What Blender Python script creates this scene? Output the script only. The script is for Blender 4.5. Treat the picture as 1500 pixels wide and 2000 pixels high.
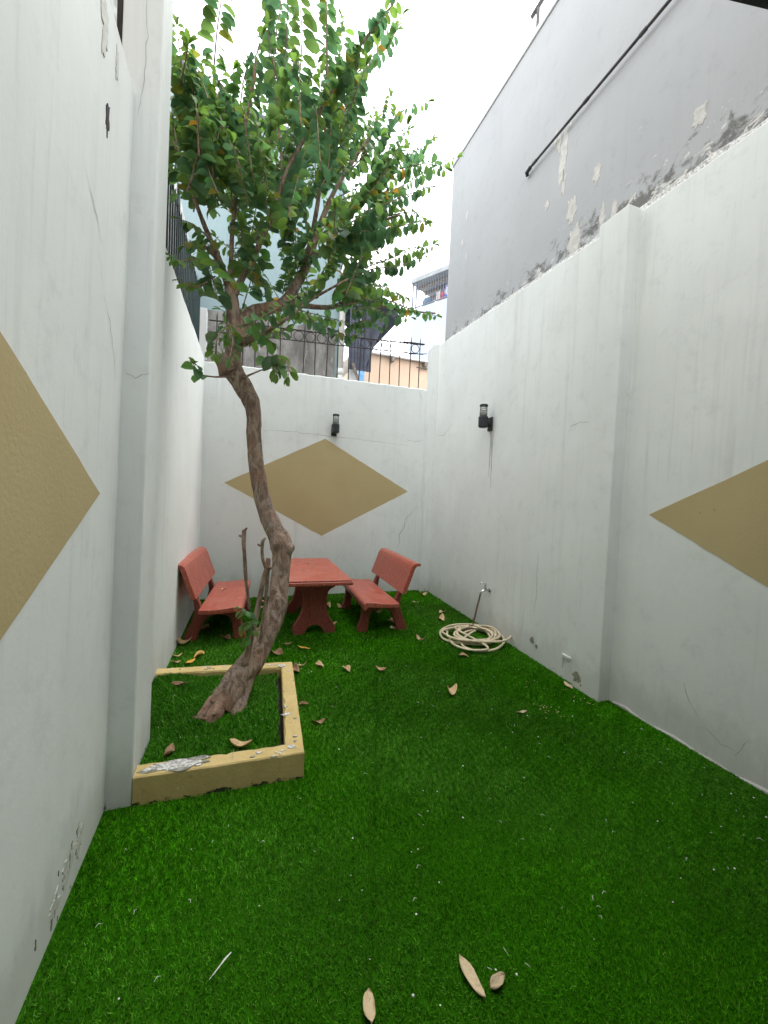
import bpy, bmesh, math, random
import numpy as np
from mathutils import Vector, Matrix, noise

for o in list(bpy.data.objects):
    bpy.data.objects.remove(o, do_unlink=True)
SC = bpy.context.scene
COL = SC.collection
random.seed(11)
RNG = np.random.default_rng(5)

# ------------------------------------------------------------------ camera
cd = bpy.data.cameras.new('camera')
cam = bpy.data.objects.new('camera', cd)
COL.objects.link(cam)
YAW, PITCH, ROLL = 0.352, -0.039, 0.0436
fw = Vector((math.sin(YAW)*math.cos(PITCH), math.cos(YAW)*math.cos(PITCH), math.sin(PITCH)))
rt = Vector((math.cos(YAW), -math.sin(YAW), 0))
up = rt.cross(fw)
r2 = math.cos(ROLL)*rt + math.sin(ROLL)*up
u2 = -math.sin(ROLL)*rt + math.cos(ROLL)*up
mw = Matrix((r2, u2, -fw)).transposed().to_4x4()
mw.translation = Vector((0, 0, 1.65))
cam.matrix_world = mw
cd.sensor_fit = 'HORIZONTAL'
cd.sensor_width = 36.0
cd.lens = 36.0*780/1500
cd.clip_start = 0.02
cd.clip_end = 600
SC.camera = cam

# ------------------------------------------------------------------ sky, sun, exposure (overcast noon, sun veiled ahead)
SUN_EL, SUN_AZ = math.radians(64), math.radians(60)      # azimuth measured from +Y towards +X
w = bpy.data.worlds.new('World')
SC.world = w
w.use_nodes = True
nt = w.node_tree
nt.nodes.clear()
sky = nt.nodes.new('ShaderNodeTexSky')
sky.sky_type = 'NISHITA'
sky.sun_disc = False
sky.sun_elevation = SUN_EL
sky.sun_rotation = SUN_AZ
sky.dust_density = 4.0
hs = nt.nodes.new('ShaderNodeHueSaturation')
hs.inputs['Saturation'].default_value = 0.25
tc = nt.nodes.new('ShaderNodeTexCoord')
cn = nt.nodes.new('ShaderNodeTexNoise')
cn.inputs['Scale'].default_value = 2.2
cn.inputs['Detail'].default_value = 5
nt.links.new(tc.outputs['Generated'], cn.inputs['Vector'])
cr = nt.nodes.new('ShaderNodeValToRGB')
cr.color_ramp.elements[0].position = 0.3
cr.color_ramp.elements[0].color = (14.0, 14.6, 15.6, 1)
cr.color_ramp.elements[1].position = 0.7
cr.color_ramp.elements[1].color = (17.5, 17.8, 18.2, 1)
mx = nt.nodes.new('ShaderNodeMix')
mx.data_type = 'RGBA'
mx.inputs[0].default_value = 0.88                        # cloud deck over the clear sky
bg = nt.nodes.new('ShaderNodeBackground')
bg.inputs['Strength'].default_value = 0.1
wo = nt.nodes.new('ShaderNodeOutputWorld')
nt.links.new(sky.outputs[0], hs.inputs['Color'])
nt.links.new(cn.outputs['Fac'], cr.inputs['Fac'])
nt.links.new(hs.outputs[0], mx.inputs[6])
nt.links.new(cr.outputs[0], mx.inputs[7])
nt.links.new(mx.outputs[2], bg.inputs['Color'])
nt.links.new(bg.outputs[0], wo.inputs['Surface'])
sl = bpy.data.lights.new('sun', 'SUN')
sl.energy = 1.0
sl.angle = math.radians(40)
sl.color = (1.0, 0.97, 0.92)
so = bpy.data.objects.new('sun', sl)
COL.objects.link(so)
so.rotation_euler = Vector((math.sin(SUN_AZ)*math.cos(SUN_EL), math.cos(SUN_AZ)*math.cos(SUN_EL), math.sin(SUN_EL))).to_track_quat('Z', 'Y').to_euler()
so.location = (2, 4, 12)
SC.view_settings.view_transform = 'Standard'
SC.view_settings.look = 'None'
SC.view_settings.gamma = 1
SC.view_settings.use_curve_mapping = False
SC.view_settings.exposure = 1.4
SC.render.engine = 'CYCLES'
try:
    SC.cycles.max_bounces = 10
    SC.cycles.diffuse_bounces = 5
    SC.cycles.transparent_max_bounces = 12
except Exception:
    pass

# ------------------------------------------------------------------ plotted positions (metres)
TRUNK = [
 ((-0.138,2.8,0.084),0.0826),
 ((-0.067,2.86,0.167),0.0917),
 ((0.047,2.93,0.324),0.0902),
 ((0.156,3.0,0.466),0.0865),
 ((0.245,3.06,0.614),0.0776),
 ((0.305,3.12,0.781),0.0736),
 ((0.327,3.17,0.955),0.0692),
 ((0.342,3.22,1.12),0.0722),
 ((0.33,3.25,1.238),0.0843),
 ((0.269,3.28,1.365),0.0735),
 ((0.219,3.3,1.485),0.0642),
 ((0.168,3.32,1.666),0.0607),
 ((0.128,3.33,1.867),0.057),
 ((0.107,3.34,2.068),0.0571),
 ((0.102,3.35,2.241),0.0593),
 ((0.068,3.36,2.367),0.0634),
 ((-0.004,3.37,2.488),0.0715),
 ((-0.059,3.38,2.585),0.0757),
 ((-0.066,3.39,2.713),0.06),
 ((-0.063,3.4,2.875),0.0561),
 ((-0.08,3.42,3.076),0.0484),
 ((-0.1,3.44,3.23),0.0446),
]
BRANCHES = [
 [((0.053,2.84,0.096),0.0546),((0.058,2.89,0.177),0.0815),((0.083,2.93,0.265),0.0751)],
 [((-0.088,3.37,2.555),0.0734),((-0.126,3.36,2.624),0.0646),((-0.149,3.34,2.684),0.0514)],
 [((-0.039,3.4,2.8),0.0479),((-0.005,3.46,2.979),0.0532),((0.066,3.5,3.09),0.0516),((0.212,3.55,3.181),0.0478),((0.319,3.6,3.267),0.0462),((0.414,3.64,3.422),0.042),((0.481,3.68,3.575),0.0377),((0.536,3.72,3.724),0.0358),((0.643,3.8,4.125),0.0268),((0.809,3.86,4.584),0.0198),((1.103,3.9,5.137),0.015)],
 [((-0.042,3.38,2.769),0.0303),((0.017,3.3,2.783),0.0254),((0.15,3.22,2.847),0.0186),((0.309,3.15,2.957),0.0141),((0.492,3.08,3.112),0.0099),((0.734,3.0,3.27),0.0077)],
 [((-0.1,3.44,3.23),0.0353),((-0.098,3.4,3.453),0.0174),((-0.092,3.36,3.661),0.0151),((-0.055,3.32,4.059),0.0128),((-0.015,3.28,4.396),0.0105),((0.037,3.24,4.794),0.0083)],
 [((-0.082,3.42,3.154),0.0307),((0.027,3.36,3.384),0.0194),((0.151,3.28,3.655),0.0168),((0.278,3.2,4.061),0.0144),((0.412,3.14,4.326),0.0121),((0.541,3.1,4.585),0.0099),((0.718,3.05,4.926),0.0078),((0.998,3.0,5.357),0.0058)],
 [((-0.111,3.44,3.228),0.0309),((-0.177,3.4,3.395),0.0196),((-0.242,3.36,3.509),0.0172),((-0.285,3.34,3.59),0.0171),((-0.346,3.3,3.72),0.0148),((-0.404,3.28,3.86),0.0126),((-0.489,3.25,4.056),0.0104)],
 [((0.306,3.6,3.273),0.0323),((0.493,3.7,3.327),0.0237),((0.743,3.8,3.401),0.0195),((1.066,3.9,3.558),0.015),((1.523,3.95,3.595),0.0101),((1.962,4.0,3.665),0.0077)],
 [((0.536,3.72,3.724),0.0286),((0.786,3.66,3.943),0.0188),((1.052,3.6,4.113),0.0138),((1.328,3.55,4.249),0.0091)],
 [((0.079,3.3,3.48),0.019),((0.194,3.5,3.904),0.0157),((0.275,3.6,4.334),0.0138),((0.21,3.7,4.954),0.0095),((0.144,3.75,5.413),0.0072)],
 [((0.481,3.68,3.575),0.0236),((0.548,3.5,3.96),0.0179),((0.584,3.4,4.44),0.0131),((0.579,3.35,4.958),0.0107),((0.548,3.3,5.48),0.0063)],
 [((-0.177,3.4,3.395),0.0174),((-0.303,3.6,3.59),0.0138),((-0.404,3.75,3.814),0.012)],
 [((-0.005,3.32,2.506),0.0106),((0.102,3.2,2.54),0.0062),((0.207,3.12,2.578),0.005),((0.309,3.05,2.611),0.0049)],
 [((-0.072,3.33,2.519),0.0085),((-0.182,3.25,2.478),0.0063),((-0.282,3.2,2.466),0.0051)],
]
STEMS = [
 [((0.078,2.9,0.426),0.0232),((0.119,2.9,0.64),0.0189),((0.157,2.9,0.856),0.0174),((0.186,2.9,1.036),0.0159),((0.205,2.9,1.109),0.0159),((0.213,2.9,1.181),0.0145)],
 [((0.205,2.9,1.101),0.013),((0.178,2.88,1.167),0.0115),((0.168,2.87,1.24),0.0115),((0.169,2.86,1.312),0.0129)],
 [((0.176,2.97,0.461),0.0163),((0.191,2.96,0.651),0.0133),((0.208,2.95,0.877),0.0133),((0.216,2.94,1.064),0.0133),((0.22,2.94,1.167),0.0133)],
 [((0.1,2.89,0.826),0.0101),((0.071,2.86,1.013),0.0115),((0.055,2.84,1.193),0.0128),((0.046,2.83,1.298),0.0127),((0.046,2.82,1.385),0.0127)],
]
SHOOTS = [
 [(-0.247,3.3,4.703),(-0.226,3.2,4.857),(-0.202,3.15,5.018),(-0.197,3.1,5.164)],
 [(0.256,3.4,4.92),(0.257,3.35,5.178),(0.256,3.3,5.388),(0.259,3.3,5.648)],
 [(0.206,3.5,4.794),(0.174,3.5,5.178),(0.213,3.5,5.549),(0.22,3.5,5.826)],
 [(0.58,3.35,4.919),(0.558,3.3,5.215),(0.548,3.3,5.48),(0.546,3.3,5.747)],
 [(0.541,3.1,4.585),(0.718,3.05,4.926),(0.872,3.0,5.17),(1.008,2.95,5.34)],
 [(0.412,3.14,4.326),(0.547,3.1,4.606),(0.683,3.06,4.878),(0.817,3.0,5.056)],
 [(0.209,3.3,4.733),(0.144,3.25,4.883),(0.107,3.2,5.033)],
 [(0.79,3.3,4.874),(0.909,3.3,5.16),(1.052,3.3,5.441),(1.179,3.3,5.678)],
 [(0.61,3.4,4.652),(0.769,3.4,4.996),(0.848,3.4,5.231),(0.863,3.4,5.401)],
 [(1.152,3.7,4.855),(1.266,3.7,5.172),(1.389,3.7,5.333),(1.602,3.65,5.438)],
 [(1.074,3.6,4.708),(1.169,3.6,5.01),(1.211,3.6,5.296)],
 [(1.013,3.9,4.818),(1.127,3.9,5.194),(1.143,3.9,5.417)],
 [(1.165,3.7,4.579),(1.411,3.7,4.892),(1.596,3.65,5.033),(1.674,3.65,5.13)],
 [(1.102,3.8,4.439),(1.461,3.8,4.738),(1.785,3.8,5.012),(1.998,3.75,5.128)],
 [(0.952,3.6,4.176),(1.222,3.55,4.333),(1.45,3.5,4.457),(1.602,3.5,4.548)],
 [(0.91,3.6,4.03),(1.179,3.55,4.185),(1.408,3.5,4.262),(1.569,3.45,4.206)],
 [(0.844,3.5,3.822),(1.106,3.45,3.948),(1.324,3.4,4.065),(1.531,3.4,4.156)],
 [(0.874,3.4,3.56),(1.13,3.35,3.68),(1.344,3.3,3.792),(1.562,3.3,3.899)],
 [(0.807,3.3,3.432),(1.009,3.25,3.537),(1.217,3.2,3.58),(1.423,3.2,3.714)],
 [(0.743,3.8,3.401),(1.154,3.85,3.629),(1.559,3.9,3.607),(1.951,3.95,3.615)],
 [(0.748,3.6,3.385),(0.979,3.6,3.548),(1.225,3.6,3.601),(1.435,3.6,3.551)],
 [(0.964,3.7,3.404),(1.165,3.7,3.444),(1.273,3.7,3.345)],
 [(0.527,3.6,3.186),(0.691,3.5,3.09),(0.851,3.4,3.017),(0.941,3.4,3.055)],
 [(0.36,3.7,3.282),(0.65,3.8,3.312),(0.907,3.85,3.319)],
 [(-0.37,3.3,4.195),(-0.407,3.2,4.375),(-0.445,3.15,4.548),(-0.463,3.1,4.685)],
 [(-0.293,3.3,4.078),(-0.34,3.2,4.263),(-0.381,3.15,4.44),(-0.409,3.1,4.546)],
 [(-0.23,3.4,4.1),(-0.301,3.35,4.223),(-0.372,3.3,4.287),(-0.46,3.25,4.365)],
 [(-0.404,3.28,3.86),(-0.445,3.2,3.952),(-0.48,3.2,4.111)],
 [(-0.152,3.2,4.048),(-0.186,3.1,4.232),(-0.207,3.1,4.394)],
 [(-0.015,3.28,4.396),(0.025,3.2,4.572),(0.036,3.2,4.79),(0.073,3.15,4.897)],
 [(-0.177,3.4,3.395),(-0.317,3.2,3.274),(-0.394,3.05,3.159),(-0.448,3.0,3.153)],
 [(-0.21,3.4,3.272),(-0.312,3.2,3.08),(-0.398,3.1,3.048)],
 [(-0.202,3.5,3.52),(-0.332,3.5,3.566),(-0.431,3.5,3.502)],
 [(-0.238,3.3,3.476),(-0.339,3.2,3.498),(-0.42,3.2,3.511)],
 [(-0.12,3.2,2.829),(-0.162,3.05,2.695),(-0.172,3.0,2.573)],
 [(-0.103,3.2,2.868),(-0.063,3.05,2.712),(-0.08,2.98,2.547)],
 [(0.224,3.1,2.575),(0.309,3.05,2.611),(0.319,3.0,2.488)],
 [(0.17,3.15,2.638),(0.254,3.05,2.639),(0.236,3.0,2.494)],
 [(-0.265,3.2,2.457),(-0.304,3.18,2.5),(-0.318,3.15,2.518)],
 [(-0.013,3.35,2.826),(0.116,3.3,2.851),(0.21,3.25,2.799)],
 [(0.226,3.6,5.094),(0.194,3.6,5.447),(0.145,3.6,5.707),(0.129,3.6,5.939)],
 [(0.349,3.2,4.732),(0.357,3.2,5.067),(0.329,3.2,5.311),(0.314,3.2,5.521)],
 [(0.874,3.5,5.295),(1.074,3.5,5.545),(1.191,3.45,5.715)],
 [(0.534,3.5,4.915),(0.673,3.5,5.258),(0.738,3.5,5.533),(0.715,3.5,5.648)],
 [(-0.064,3.5,4.695),(-0.033,3.5,4.94),(0.057,3.5,5.131)],
 [(-0.357,3.5,4.663),(-0.39,3.5,4.837),(-0.434,3.5,4.931)],
 [(1.289,3.5,4.612),(1.539,3.5,4.736),(1.752,3.5,4.757)],
 [(0.767,3.5,3.455),(1.066,3.55,3.429),(1.333,3.6,3.483),(1.493,3.6,3.443)],
 [(0.914,3.9,3.478),(1.062,3.9,3.657),(1.273,3.9,3.752),(1.468,3.9,3.718)],
 [(0.898,3.6,3.166),(1.064,3.6,3.266),(1.217,3.6,3.224)],
 [(0.813,3.7,3.512),(0.978,3.7,3.665),(1.176,3.7,3.757)],
 [(0.888,3.4,3.219),(1.024,3.4,3.289),(1.216,3.4,3.261),(1.414,3.4,3.276)],
 [(0.095,3.22,2.819),(0.242,3.2,2.857),(0.311,3.15,2.889)],
 [(-0.273,3.83,4.22),(-0.412,3.942,4.494),(-0.555,4.054,4.791)],
 [(0.843,4.21,4.919),(0.823,4.122,5.11),(0.803,4.033,5.307)],
 [(-0.214,3.961,4.636),(-0.358,3.929,4.794),(-0.495,3.897,4.961)],
 [(-0.374,3.778,4.676),(-0.471,3.766,4.862),(-0.564,3.755,5.058)],
 [(0.217,3.695,3.338),(0.098,3.789,3.592),(-0.024,3.883,3.867)],
 [(0.783,3.614,3.536),(1.006,3.638,3.806),(1.239,3.661,4.108)],
 [(0.742,4.033,4.647),(0.831,4.084,4.909),(0.921,4.134,5.199)],
 [(0.06,3.9,4.456),(-0.056,3.996,4.738),(-0.174,4.092,5.043)],
 [(-0.035,3.461,4.1),(0.018,3.381,4.229),(0.068,3.3,4.366)],
 [(0.172,4.05,4.094),(0.266,4.094,4.43),(0.362,4.138,4.795)],
 [(1.2,3.537,4.614),(1.243,3.429,4.723),(1.281,3.321,4.839)],
 [(-0.288,3.043,3.818),(-0.296,2.981,3.922),(-0.304,2.919,4.03)],
 [(0.061,3.101,3.954),(0.145,3.097,4.162),(0.23,3.093,4.387)],
 [(0.236,3.938,4.792),(0.165,3.945,5.106),(0.094,3.952,5.433)],
 [(-0.038,3.193,3.924),(-0.02,3.15,4.144),(-0.002,3.108,4.369)],
 [(-0.154,4.041,3.313),(-0.084,3.973,3.597),(-0.015,3.905,3.89)],
 [(0.483,2.937,3.987),(0.471,2.985,4.2),(0.458,3.033,4.431)],
 [(0.63,3.839,3.795),(0.545,3.91,4.15),(0.459,3.98,4.526)],
 [(0.835,3.046,3.891),(1.04,3.164,4.248),(1.263,3.282,4.651)],
 [(0.288,4.173,4.741),(0.32,4.086,4.904),(0.351,3.999,5.076)],
 [(-0.176,3.253,3.036),(-0.224,3.37,3.233),(-0.275,3.488,3.455)],
 [(0.728,4.143,4.569),(1.04,4.07,4.756),(1.355,3.998,4.967)],
 [(0.317,4.027,4.146),(0.498,4.035,4.41),(0.685,4.043,4.702)],
 [(0.569,3.557,4.594),(0.656,3.572,4.808),(0.743,3.587,5.043)],
 [(0.31,3.548,3.751),(0.406,3.557,4.001),(0.504,3.565,4.273)],
 [(-0.178,2.966,3.6),(-0.264,3.037,3.824),(-0.351,3.108,4.065)],
 [(0.74,3.008,3.618),(0.965,3.122,3.77),(1.211,3.235,3.948)],
 [(0.272,4.134,4.419),(0.339,4.138,4.706),(0.405,4.142,5.014)],
 [(-0.309,3.939,4.327),(-0.334,4.044,4.602),(-0.36,4.148,4.904)],
 [(0.641,3.164,3.396),(0.623,3.057,3.552),(0.604,2.95,3.706)],
 [(0.506,3.128,4.402),(0.496,3.081,4.539),(0.486,3.034,4.683)],
 [(0.114,3.418,3.274),(0.094,3.298,3.421),(0.074,3.177,3.566)],
 [(0.81,3.098,3.922),(1.011,3.177,4.076),(1.228,3.257,4.254)],
 [(0.252,3.461,3.894),(0.356,3.422,4.182),(0.459,3.382,4.484)],
 [(0.228,3.642,3.051),(0.023,3.606,3.069),(-0.17,3.571,3.1)],
 [(0.398,3.87,4.265),(0.649,3.916,4.595),(0.916,3.961,4.963)],
 [(0.798,3.536,3.63),(0.86,3.537,3.937),(0.921,3.538,4.264)],
 [(0.469,3.088,3.478),(0.539,3.029,3.604),(0.606,2.971,3.741)],
 [(0.385,3.489,4.279),(0.502,3.525,4.577),(0.623,3.561,4.902)],
 [(0.004,3.373,3.305),(-0.012,3.315,3.441),(-0.027,3.257,3.585)],
 [(0.899,3.769,3.821),(1.042,3.761,4.083),(1.186,3.752,4.368)],
 [(-0.55,4.006,4.191),(-0.569,3.934,4.352),(-0.587,3.861,4.519)],
 [(-0.239,3.245,3.949),(-0.258,3.329,4.254),(-0.277,3.414,4.584)],
 [(0.677,3.38,4.391),(0.718,3.464,4.655),(0.759,3.547,4.946)],
 [(0.224,3.1,3.761),(-0.002,3.178,3.866),(-0.227,3.256,3.985)],
 [(0.088,3.887,4.672),(0.166,3.837,4.928),(0.241,3.787,5.197)],
 [(0.577,3.152,4.004),(0.586,3.151,4.286),(0.594,3.15,4.581)],
 [(0.008,3.529,3.005),(-0.074,3.49,3.136),(-0.153,3.45,3.277)],
 [(-0.247,3.282,4.222),(-0.349,3.26,4.384),(-0.447,3.238,4.552)],
 [(0.312,3.285,3.806),(0.316,3.402,4.087),(0.319,3.519,4.398)],
 [(-0.3,3.768,3.993),(-0.309,3.706,4.16),(-0.318,3.643,4.334)],
 [(0.253,4.212,4.669),(0.336,4.095,4.791),(0.413,3.978,4.921)],
 [(0.259,4.063,3.198),(0.348,3.977,3.374),(0.433,3.89,3.562)],
 [(0.452,4.09,3.925),(0.692,4.08,4.206),(0.938,4.069,4.516)],
 [(0.078,3.768,3.741),(-0.026,3.788,3.967),(-0.129,3.809,4.206)],
 [(0.315,3.557,4.695),(0.255,3.671,5.005),(0.192,3.786,5.342)],
 [(0.764,3.375,4.313),(0.881,3.259,4.405),(0.989,3.142,4.505)],
 [(0.254,3.768,4.305),(0.159,3.769,4.558),(0.065,3.77,4.821)],
 [(0.121,3.908,3.309),(0.337,3.829,3.388),(0.553,3.751,3.485)],
 [(0.143,4.132,4.824),(0.02,4.097,4.949),(-0.099,4.061,5.086)],
 [(0.557,4.171,4.768),(0.521,4.053,5.025),(0.486,3.936,5.277)],
 [(0.417,3.765,3.412),(0.377,3.87,3.65),(0.335,3.975,3.914)],
 [(0.101,3.999,3.492),(-0.006,4.028,3.817),(-0.113,4.058,4.157)],
 [(0.073,3.226,3.225),(0.003,3.33,3.513),(-0.07,3.434,3.826)],
 [(-0.119,4.116,4.352),(-0.085,4.098,4.58),(-0.051,4.081,4.825)],
 [(0.68,3.409,4.509),(0.73,3.333,4.634),(0.777,3.258,4.767)],
 [(0.581,4.23,5.15),(0.746,4.126,5.295),(0.906,4.022,5.454)],
 [(-0.279,3.772,4.016),(-0.381,3.802,4.218),(-0.483,3.832,4.434)],
 [(0.928,4.018,3.741),(1.112,3.966,4.054),(1.295,3.915,4.387)],
 [(0.736,3.922,4.755),(0.737,3.836,4.925),(0.735,3.749,5.1)],
 [(0.153,4.103,4.546),(0.142,4.141,4.902),(0.131,4.179,5.281)],
 [(0.628,4.125,3.583),(0.569,4.047,3.76),(0.511,3.97,3.945)],
 [(0.737,3.368,4.723),(0.763,3.392,4.96),(0.788,3.417,5.216)],
 [(0.678,3.011,4.456),(0.732,2.964,4.596),(0.784,2.917,4.746)],
 [(0.383,3.74,3.987),(0.303,3.717,4.233),(0.225,3.694,4.488)],
 [(0.091,4.115,4.862),(0.025,4.094,5.068),(-0.039,4.073,5.286)],
 [(0.768,3.449,4.385),(0.821,3.555,4.737),(0.875,3.662,5.123)],
 [(-0.353,3.805,4.054),(-0.366,3.916,4.323),(-0.379,4.027,4.619)],
 [(0.468,3.963,3.256),(0.333,3.939,3.418),(0.203,3.916,3.592)],
 [(0.477,2.983,3.158),(0.598,2.996,3.386),(0.721,3.008,3.636)],
 [(0.272,2.93,3.552),(0.333,2.999,3.844),(0.396,3.068,4.163)],
 [(0.626,4.033,4.66),(0.61,4.091,5.07),(0.592,4.149,5.505)],
 [(-0.049,2.929,3.032),(-0.17,3.029,3.157),(-0.295,3.128,3.297)],
 [(0.073,3.224,3.776),(-0.008,3.333,3.983),(-0.094,3.442,4.212)],
 [(0.393,3.286,3.612),(0.589,3.382,3.884),(0.801,3.477,4.192)],
 [(0.813,3.942,4.706),(0.926,3.907,4.985),(1.038,3.872,5.282)],
 [(0.937,3.224,4.105),(1.071,3.162,4.341),(1.202,3.101,4.589)],
 [(0.711,3.296,3.606),(0.71,3.325,3.816),(0.708,3.354,4.043)],
 [(0.494,4.144,4.37),(0.421,4.025,4.579),(0.352,3.905,4.785)],
 [(0.05,3.382,3.583),(0.19,3.483,3.815),(0.342,3.583,4.079)],
 [(0.731,3.062,3.172),(0.816,3.16,3.394),(0.905,3.257,3.645)],
 [(0.345,3.014,4.261),(0.342,3.076,4.504),(0.338,3.139,4.767)],
 [(0.176,4.168,4.136),(0.006,4.108,4.156),(-0.154,4.048,4.191)],
 [(0.139,3.911,3.667),(-0.055,3.845,3.716),(-0.236,3.78,3.776)],
 [(0.866,4.035,4.144),(1.203,4.125,4.417),(1.569,4.214,4.732)],
 [(0.429,3.74,3.542),(0.41,3.634,3.765),(0.392,3.529,3.986)],
 [(0.936,3.821,4.012),(1.1,3.786,4.277),(1.264,3.752,4.563)],
 [(0.14,3.008,3.74),(0.091,2.975,3.927),(0.043,2.942,4.119)],
 [(-0.42,3.464,3.913),(-0.479,3.474,4.144),(-0.537,3.483,4.387)],
 [(0.555,4.02,4.836),(0.561,3.948,5.026),(0.565,3.877,5.224)],
 [(0.739,3.033,3.799),(0.897,3.082,4.099),(1.064,3.131,4.43)],
 [(0.323,3.899,4.23),(0.478,3.855,4.428),(0.633,3.812,4.644)],
 [(0.507,3.711,3.381),(0.42,3.645,3.647),(0.337,3.579,3.913)],
 [(-0.19,3.857,4.609),(-0.185,3.794,4.759),(-0.18,3.731,4.919)],
 [(0.166,3.086,3.56),(0.117,3.143,3.854),(0.066,3.2,4.166)],
 [(-0.37,4.207,4.557),(-0.409,4.131,4.744),(-0.445,4.055,4.936)],
 [(0.931,3.733,4.308),(1.064,3.709,4.586),(1.196,3.685,4.884)],
 [(0.583,3.387,3.337),(0.717,3.455,3.68),(0.857,3.524,4.058)],
 [(0.331,3.817,3.443),(0.391,3.806,3.7),(0.449,3.795,3.975)],
 [(0.88,4.094,4.734),(0.942,4.066,5.069),(1.002,4.038,5.42)],
 [(0.436,3.587,3.637),(0.654,3.565,3.806),(0.878,3.542,3.996)],
 [(1.001,3.976,4.822),(1.069,3.865,5.004),(1.132,3.754,5.192)],
 [(0.046,3.003,3.759),(0.007,2.966,3.941),(-0.031,2.929,4.128)],
 [(0.143,3.113,4.283),(0.223,3.105,4.515),(0.303,3.097,4.763)],
 [(0.468,3.52,4.554),(0.444,3.608,4.843),(0.418,3.696,5.157)],
 [(0.016,3.199,4.023),(-0.007,3.254,4.21),(-0.031,3.31,4.415)],
 [(0.004,3.108,2.823),(0.207,3.018,2.943),(0.407,2.929,3.075)],
 [(0.838,3.899,4.465),(1.103,3.84,4.605),(1.372,3.781,4.767)],
 [(0.529,3.027,3.493),(0.745,2.984,3.682),(0.964,2.942,3.891)],
 [(0.844,3.35,3.805),(1.039,3.356,4.018),(1.24,3.363,4.255)],
 [(0.422,3.941,4.508),(0.412,3.942,4.765),(0.4,3.943,5.039)],
 [(-0.002,4.166,4.315),(0.012,4.12,4.54),(0.024,4.074,4.776)],
 [(0.043,3.615,3.726),(0.079,3.712,4.074),(0.117,3.808,4.454)],
 [(0.734,3.676,3.7),(0.894,3.666,3.979),(1.057,3.655,4.281)],
 [(0.867,3.987,4.904),(1.004,3.937,5.106),(1.139,3.888,5.326)],
 [(0.264,3.45,4.427),(0.323,3.467,4.625),(0.383,3.484,4.841)],
 [(0.168,4.175,4.166),(0.314,4.075,4.36),(0.456,3.976,4.565)],
 [(0.772,3.227,4.57),(0.759,3.132,4.738),(0.744,3.038,4.905)],
 [(0.046,3.182,3.264),(0.1,3.149,3.408),(0.152,3.116,3.565)],
 [(0.505,3.091,3.908),(0.623,3.124,4.178),(0.745,3.156,4.474)],
 [(0.223,3.945,4.569),(0.36,3.893,4.81),(0.495,3.842,5.067)],
 [(0.147,3.917,4.365),(0.096,4.016,4.703),(0.043,4.115,5.068)],
 [(-0.009,3.758,3.219),(0.041,3.772,3.423),(0.091,3.785,3.647)],
 [(0.3,3.359,4.585),(0.388,3.256,4.723),(0.47,3.153,4.865)],
 [(-0.008,4.09,4.028),(-0.078,4.012,4.242),(-0.144,3.934,4.458)],
 [(-0.126,3.732,3.882),(-0.018,3.719,4.105),(0.09,3.706,4.348)],
 [(-0.186,3.274,3.721),(-0.267,3.152,3.829),(-0.34,3.03,3.93)],
 [(0.038,3.909,3.097),(-0.082,4.016,3.286),(-0.205,4.124,3.496)],
 [(-0.08,3.38,4.123),(-0.132,3.375,4.325),(-0.182,3.371,4.523)],
 [(-0.21,3.087,3.979),(-0.177,3.07,4.129),(-0.145,3.052,4.278)],
 [(-0.468,3.748,4.71),(-0.507,3.746,4.866),(-0.545,3.744,5.02)],
 [(-0.374,3.058,3.622),(-0.344,3.137,3.819),(-0.312,3.216,4.023)],
 [(-0.239,3.195,4.291),(-0.304,3.293,4.517),(-0.371,3.391,4.749)],
 [(0.014,3.043,3.633),(-0.042,2.954,3.761),(-0.095,2.866,3.874)],
 [(-0.042,3.083,4.194),(-0.143,3.088,4.344),(-0.241,3.094,4.491)],
 [(-0.429,3.816,4.574),(-0.488,3.744,4.702),(-0.543,3.672,4.819)],
 [(-0.415,3.626,4.131),(-0.457,3.544,4.21),(-0.497,3.461,4.28)],
 [(-0.17,3.21,4.116),(-0.237,3.252,4.313),(-0.304,3.293,4.51)],
 [(-0.048,3.142,4.022),(-0.137,3.124,4.162),(-0.222,3.105,4.295)],
 [(-0.214,3.75,4.703),(-0.167,3.653,4.843),(-0.122,3.556,4.972)],
 [(-0.062,3.778,4.659),(-0.118,3.845,4.877),(-0.174,3.911,5.097)],
 [(-0.296,2.954,3.794),(-0.309,2.958,3.956),(-0.322,2.961,4.116)],
 [(-0.549,3.726,4.191),(-0.517,3.768,4.42),(-0.485,3.81,4.654)],
 [(-0.349,3.008,3.65),(-0.307,3.007,3.865),(-0.265,3.006,4.08)],
 [(-0.184,3.46,4.256),(-0.292,3.405,4.389),(-0.392,3.35,4.511)],
 [(-0.445,3.188,4.395),(-0.412,3.107,4.464),(-0.381,3.027,4.527)],
 [(-0.514,3.498,4.107),(-0.518,3.418,4.256),(-0.52,3.339,4.393)],
 [(-0.034,2.993,3.811),(-0.103,2.993,3.95),(-0.171,2.993,4.087)],
 [(-0.217,3.09,3.661),(-0.219,3.023,3.811),(-0.221,2.956,3.951)],
 [(-0.093,3.319,3.771),(-0.13,3.324,3.988),(-0.166,3.33,4.203)],
 [(-0.324,3.688,4.002),(-0.362,3.655,4.149),(-0.398,3.622,4.291)],
 [(-0.403,3.714,3.901),(-0.353,3.784,4.201),(-0.3,3.853,4.511)],
 [(-0.615,3.86,4.488),(-0.566,3.844,4.673),(-0.517,3.829,4.857)],
 [(-0.161,3.454,4.465),(-0.243,3.455,4.61),(-0.324,3.456,4.752)],
]
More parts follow.
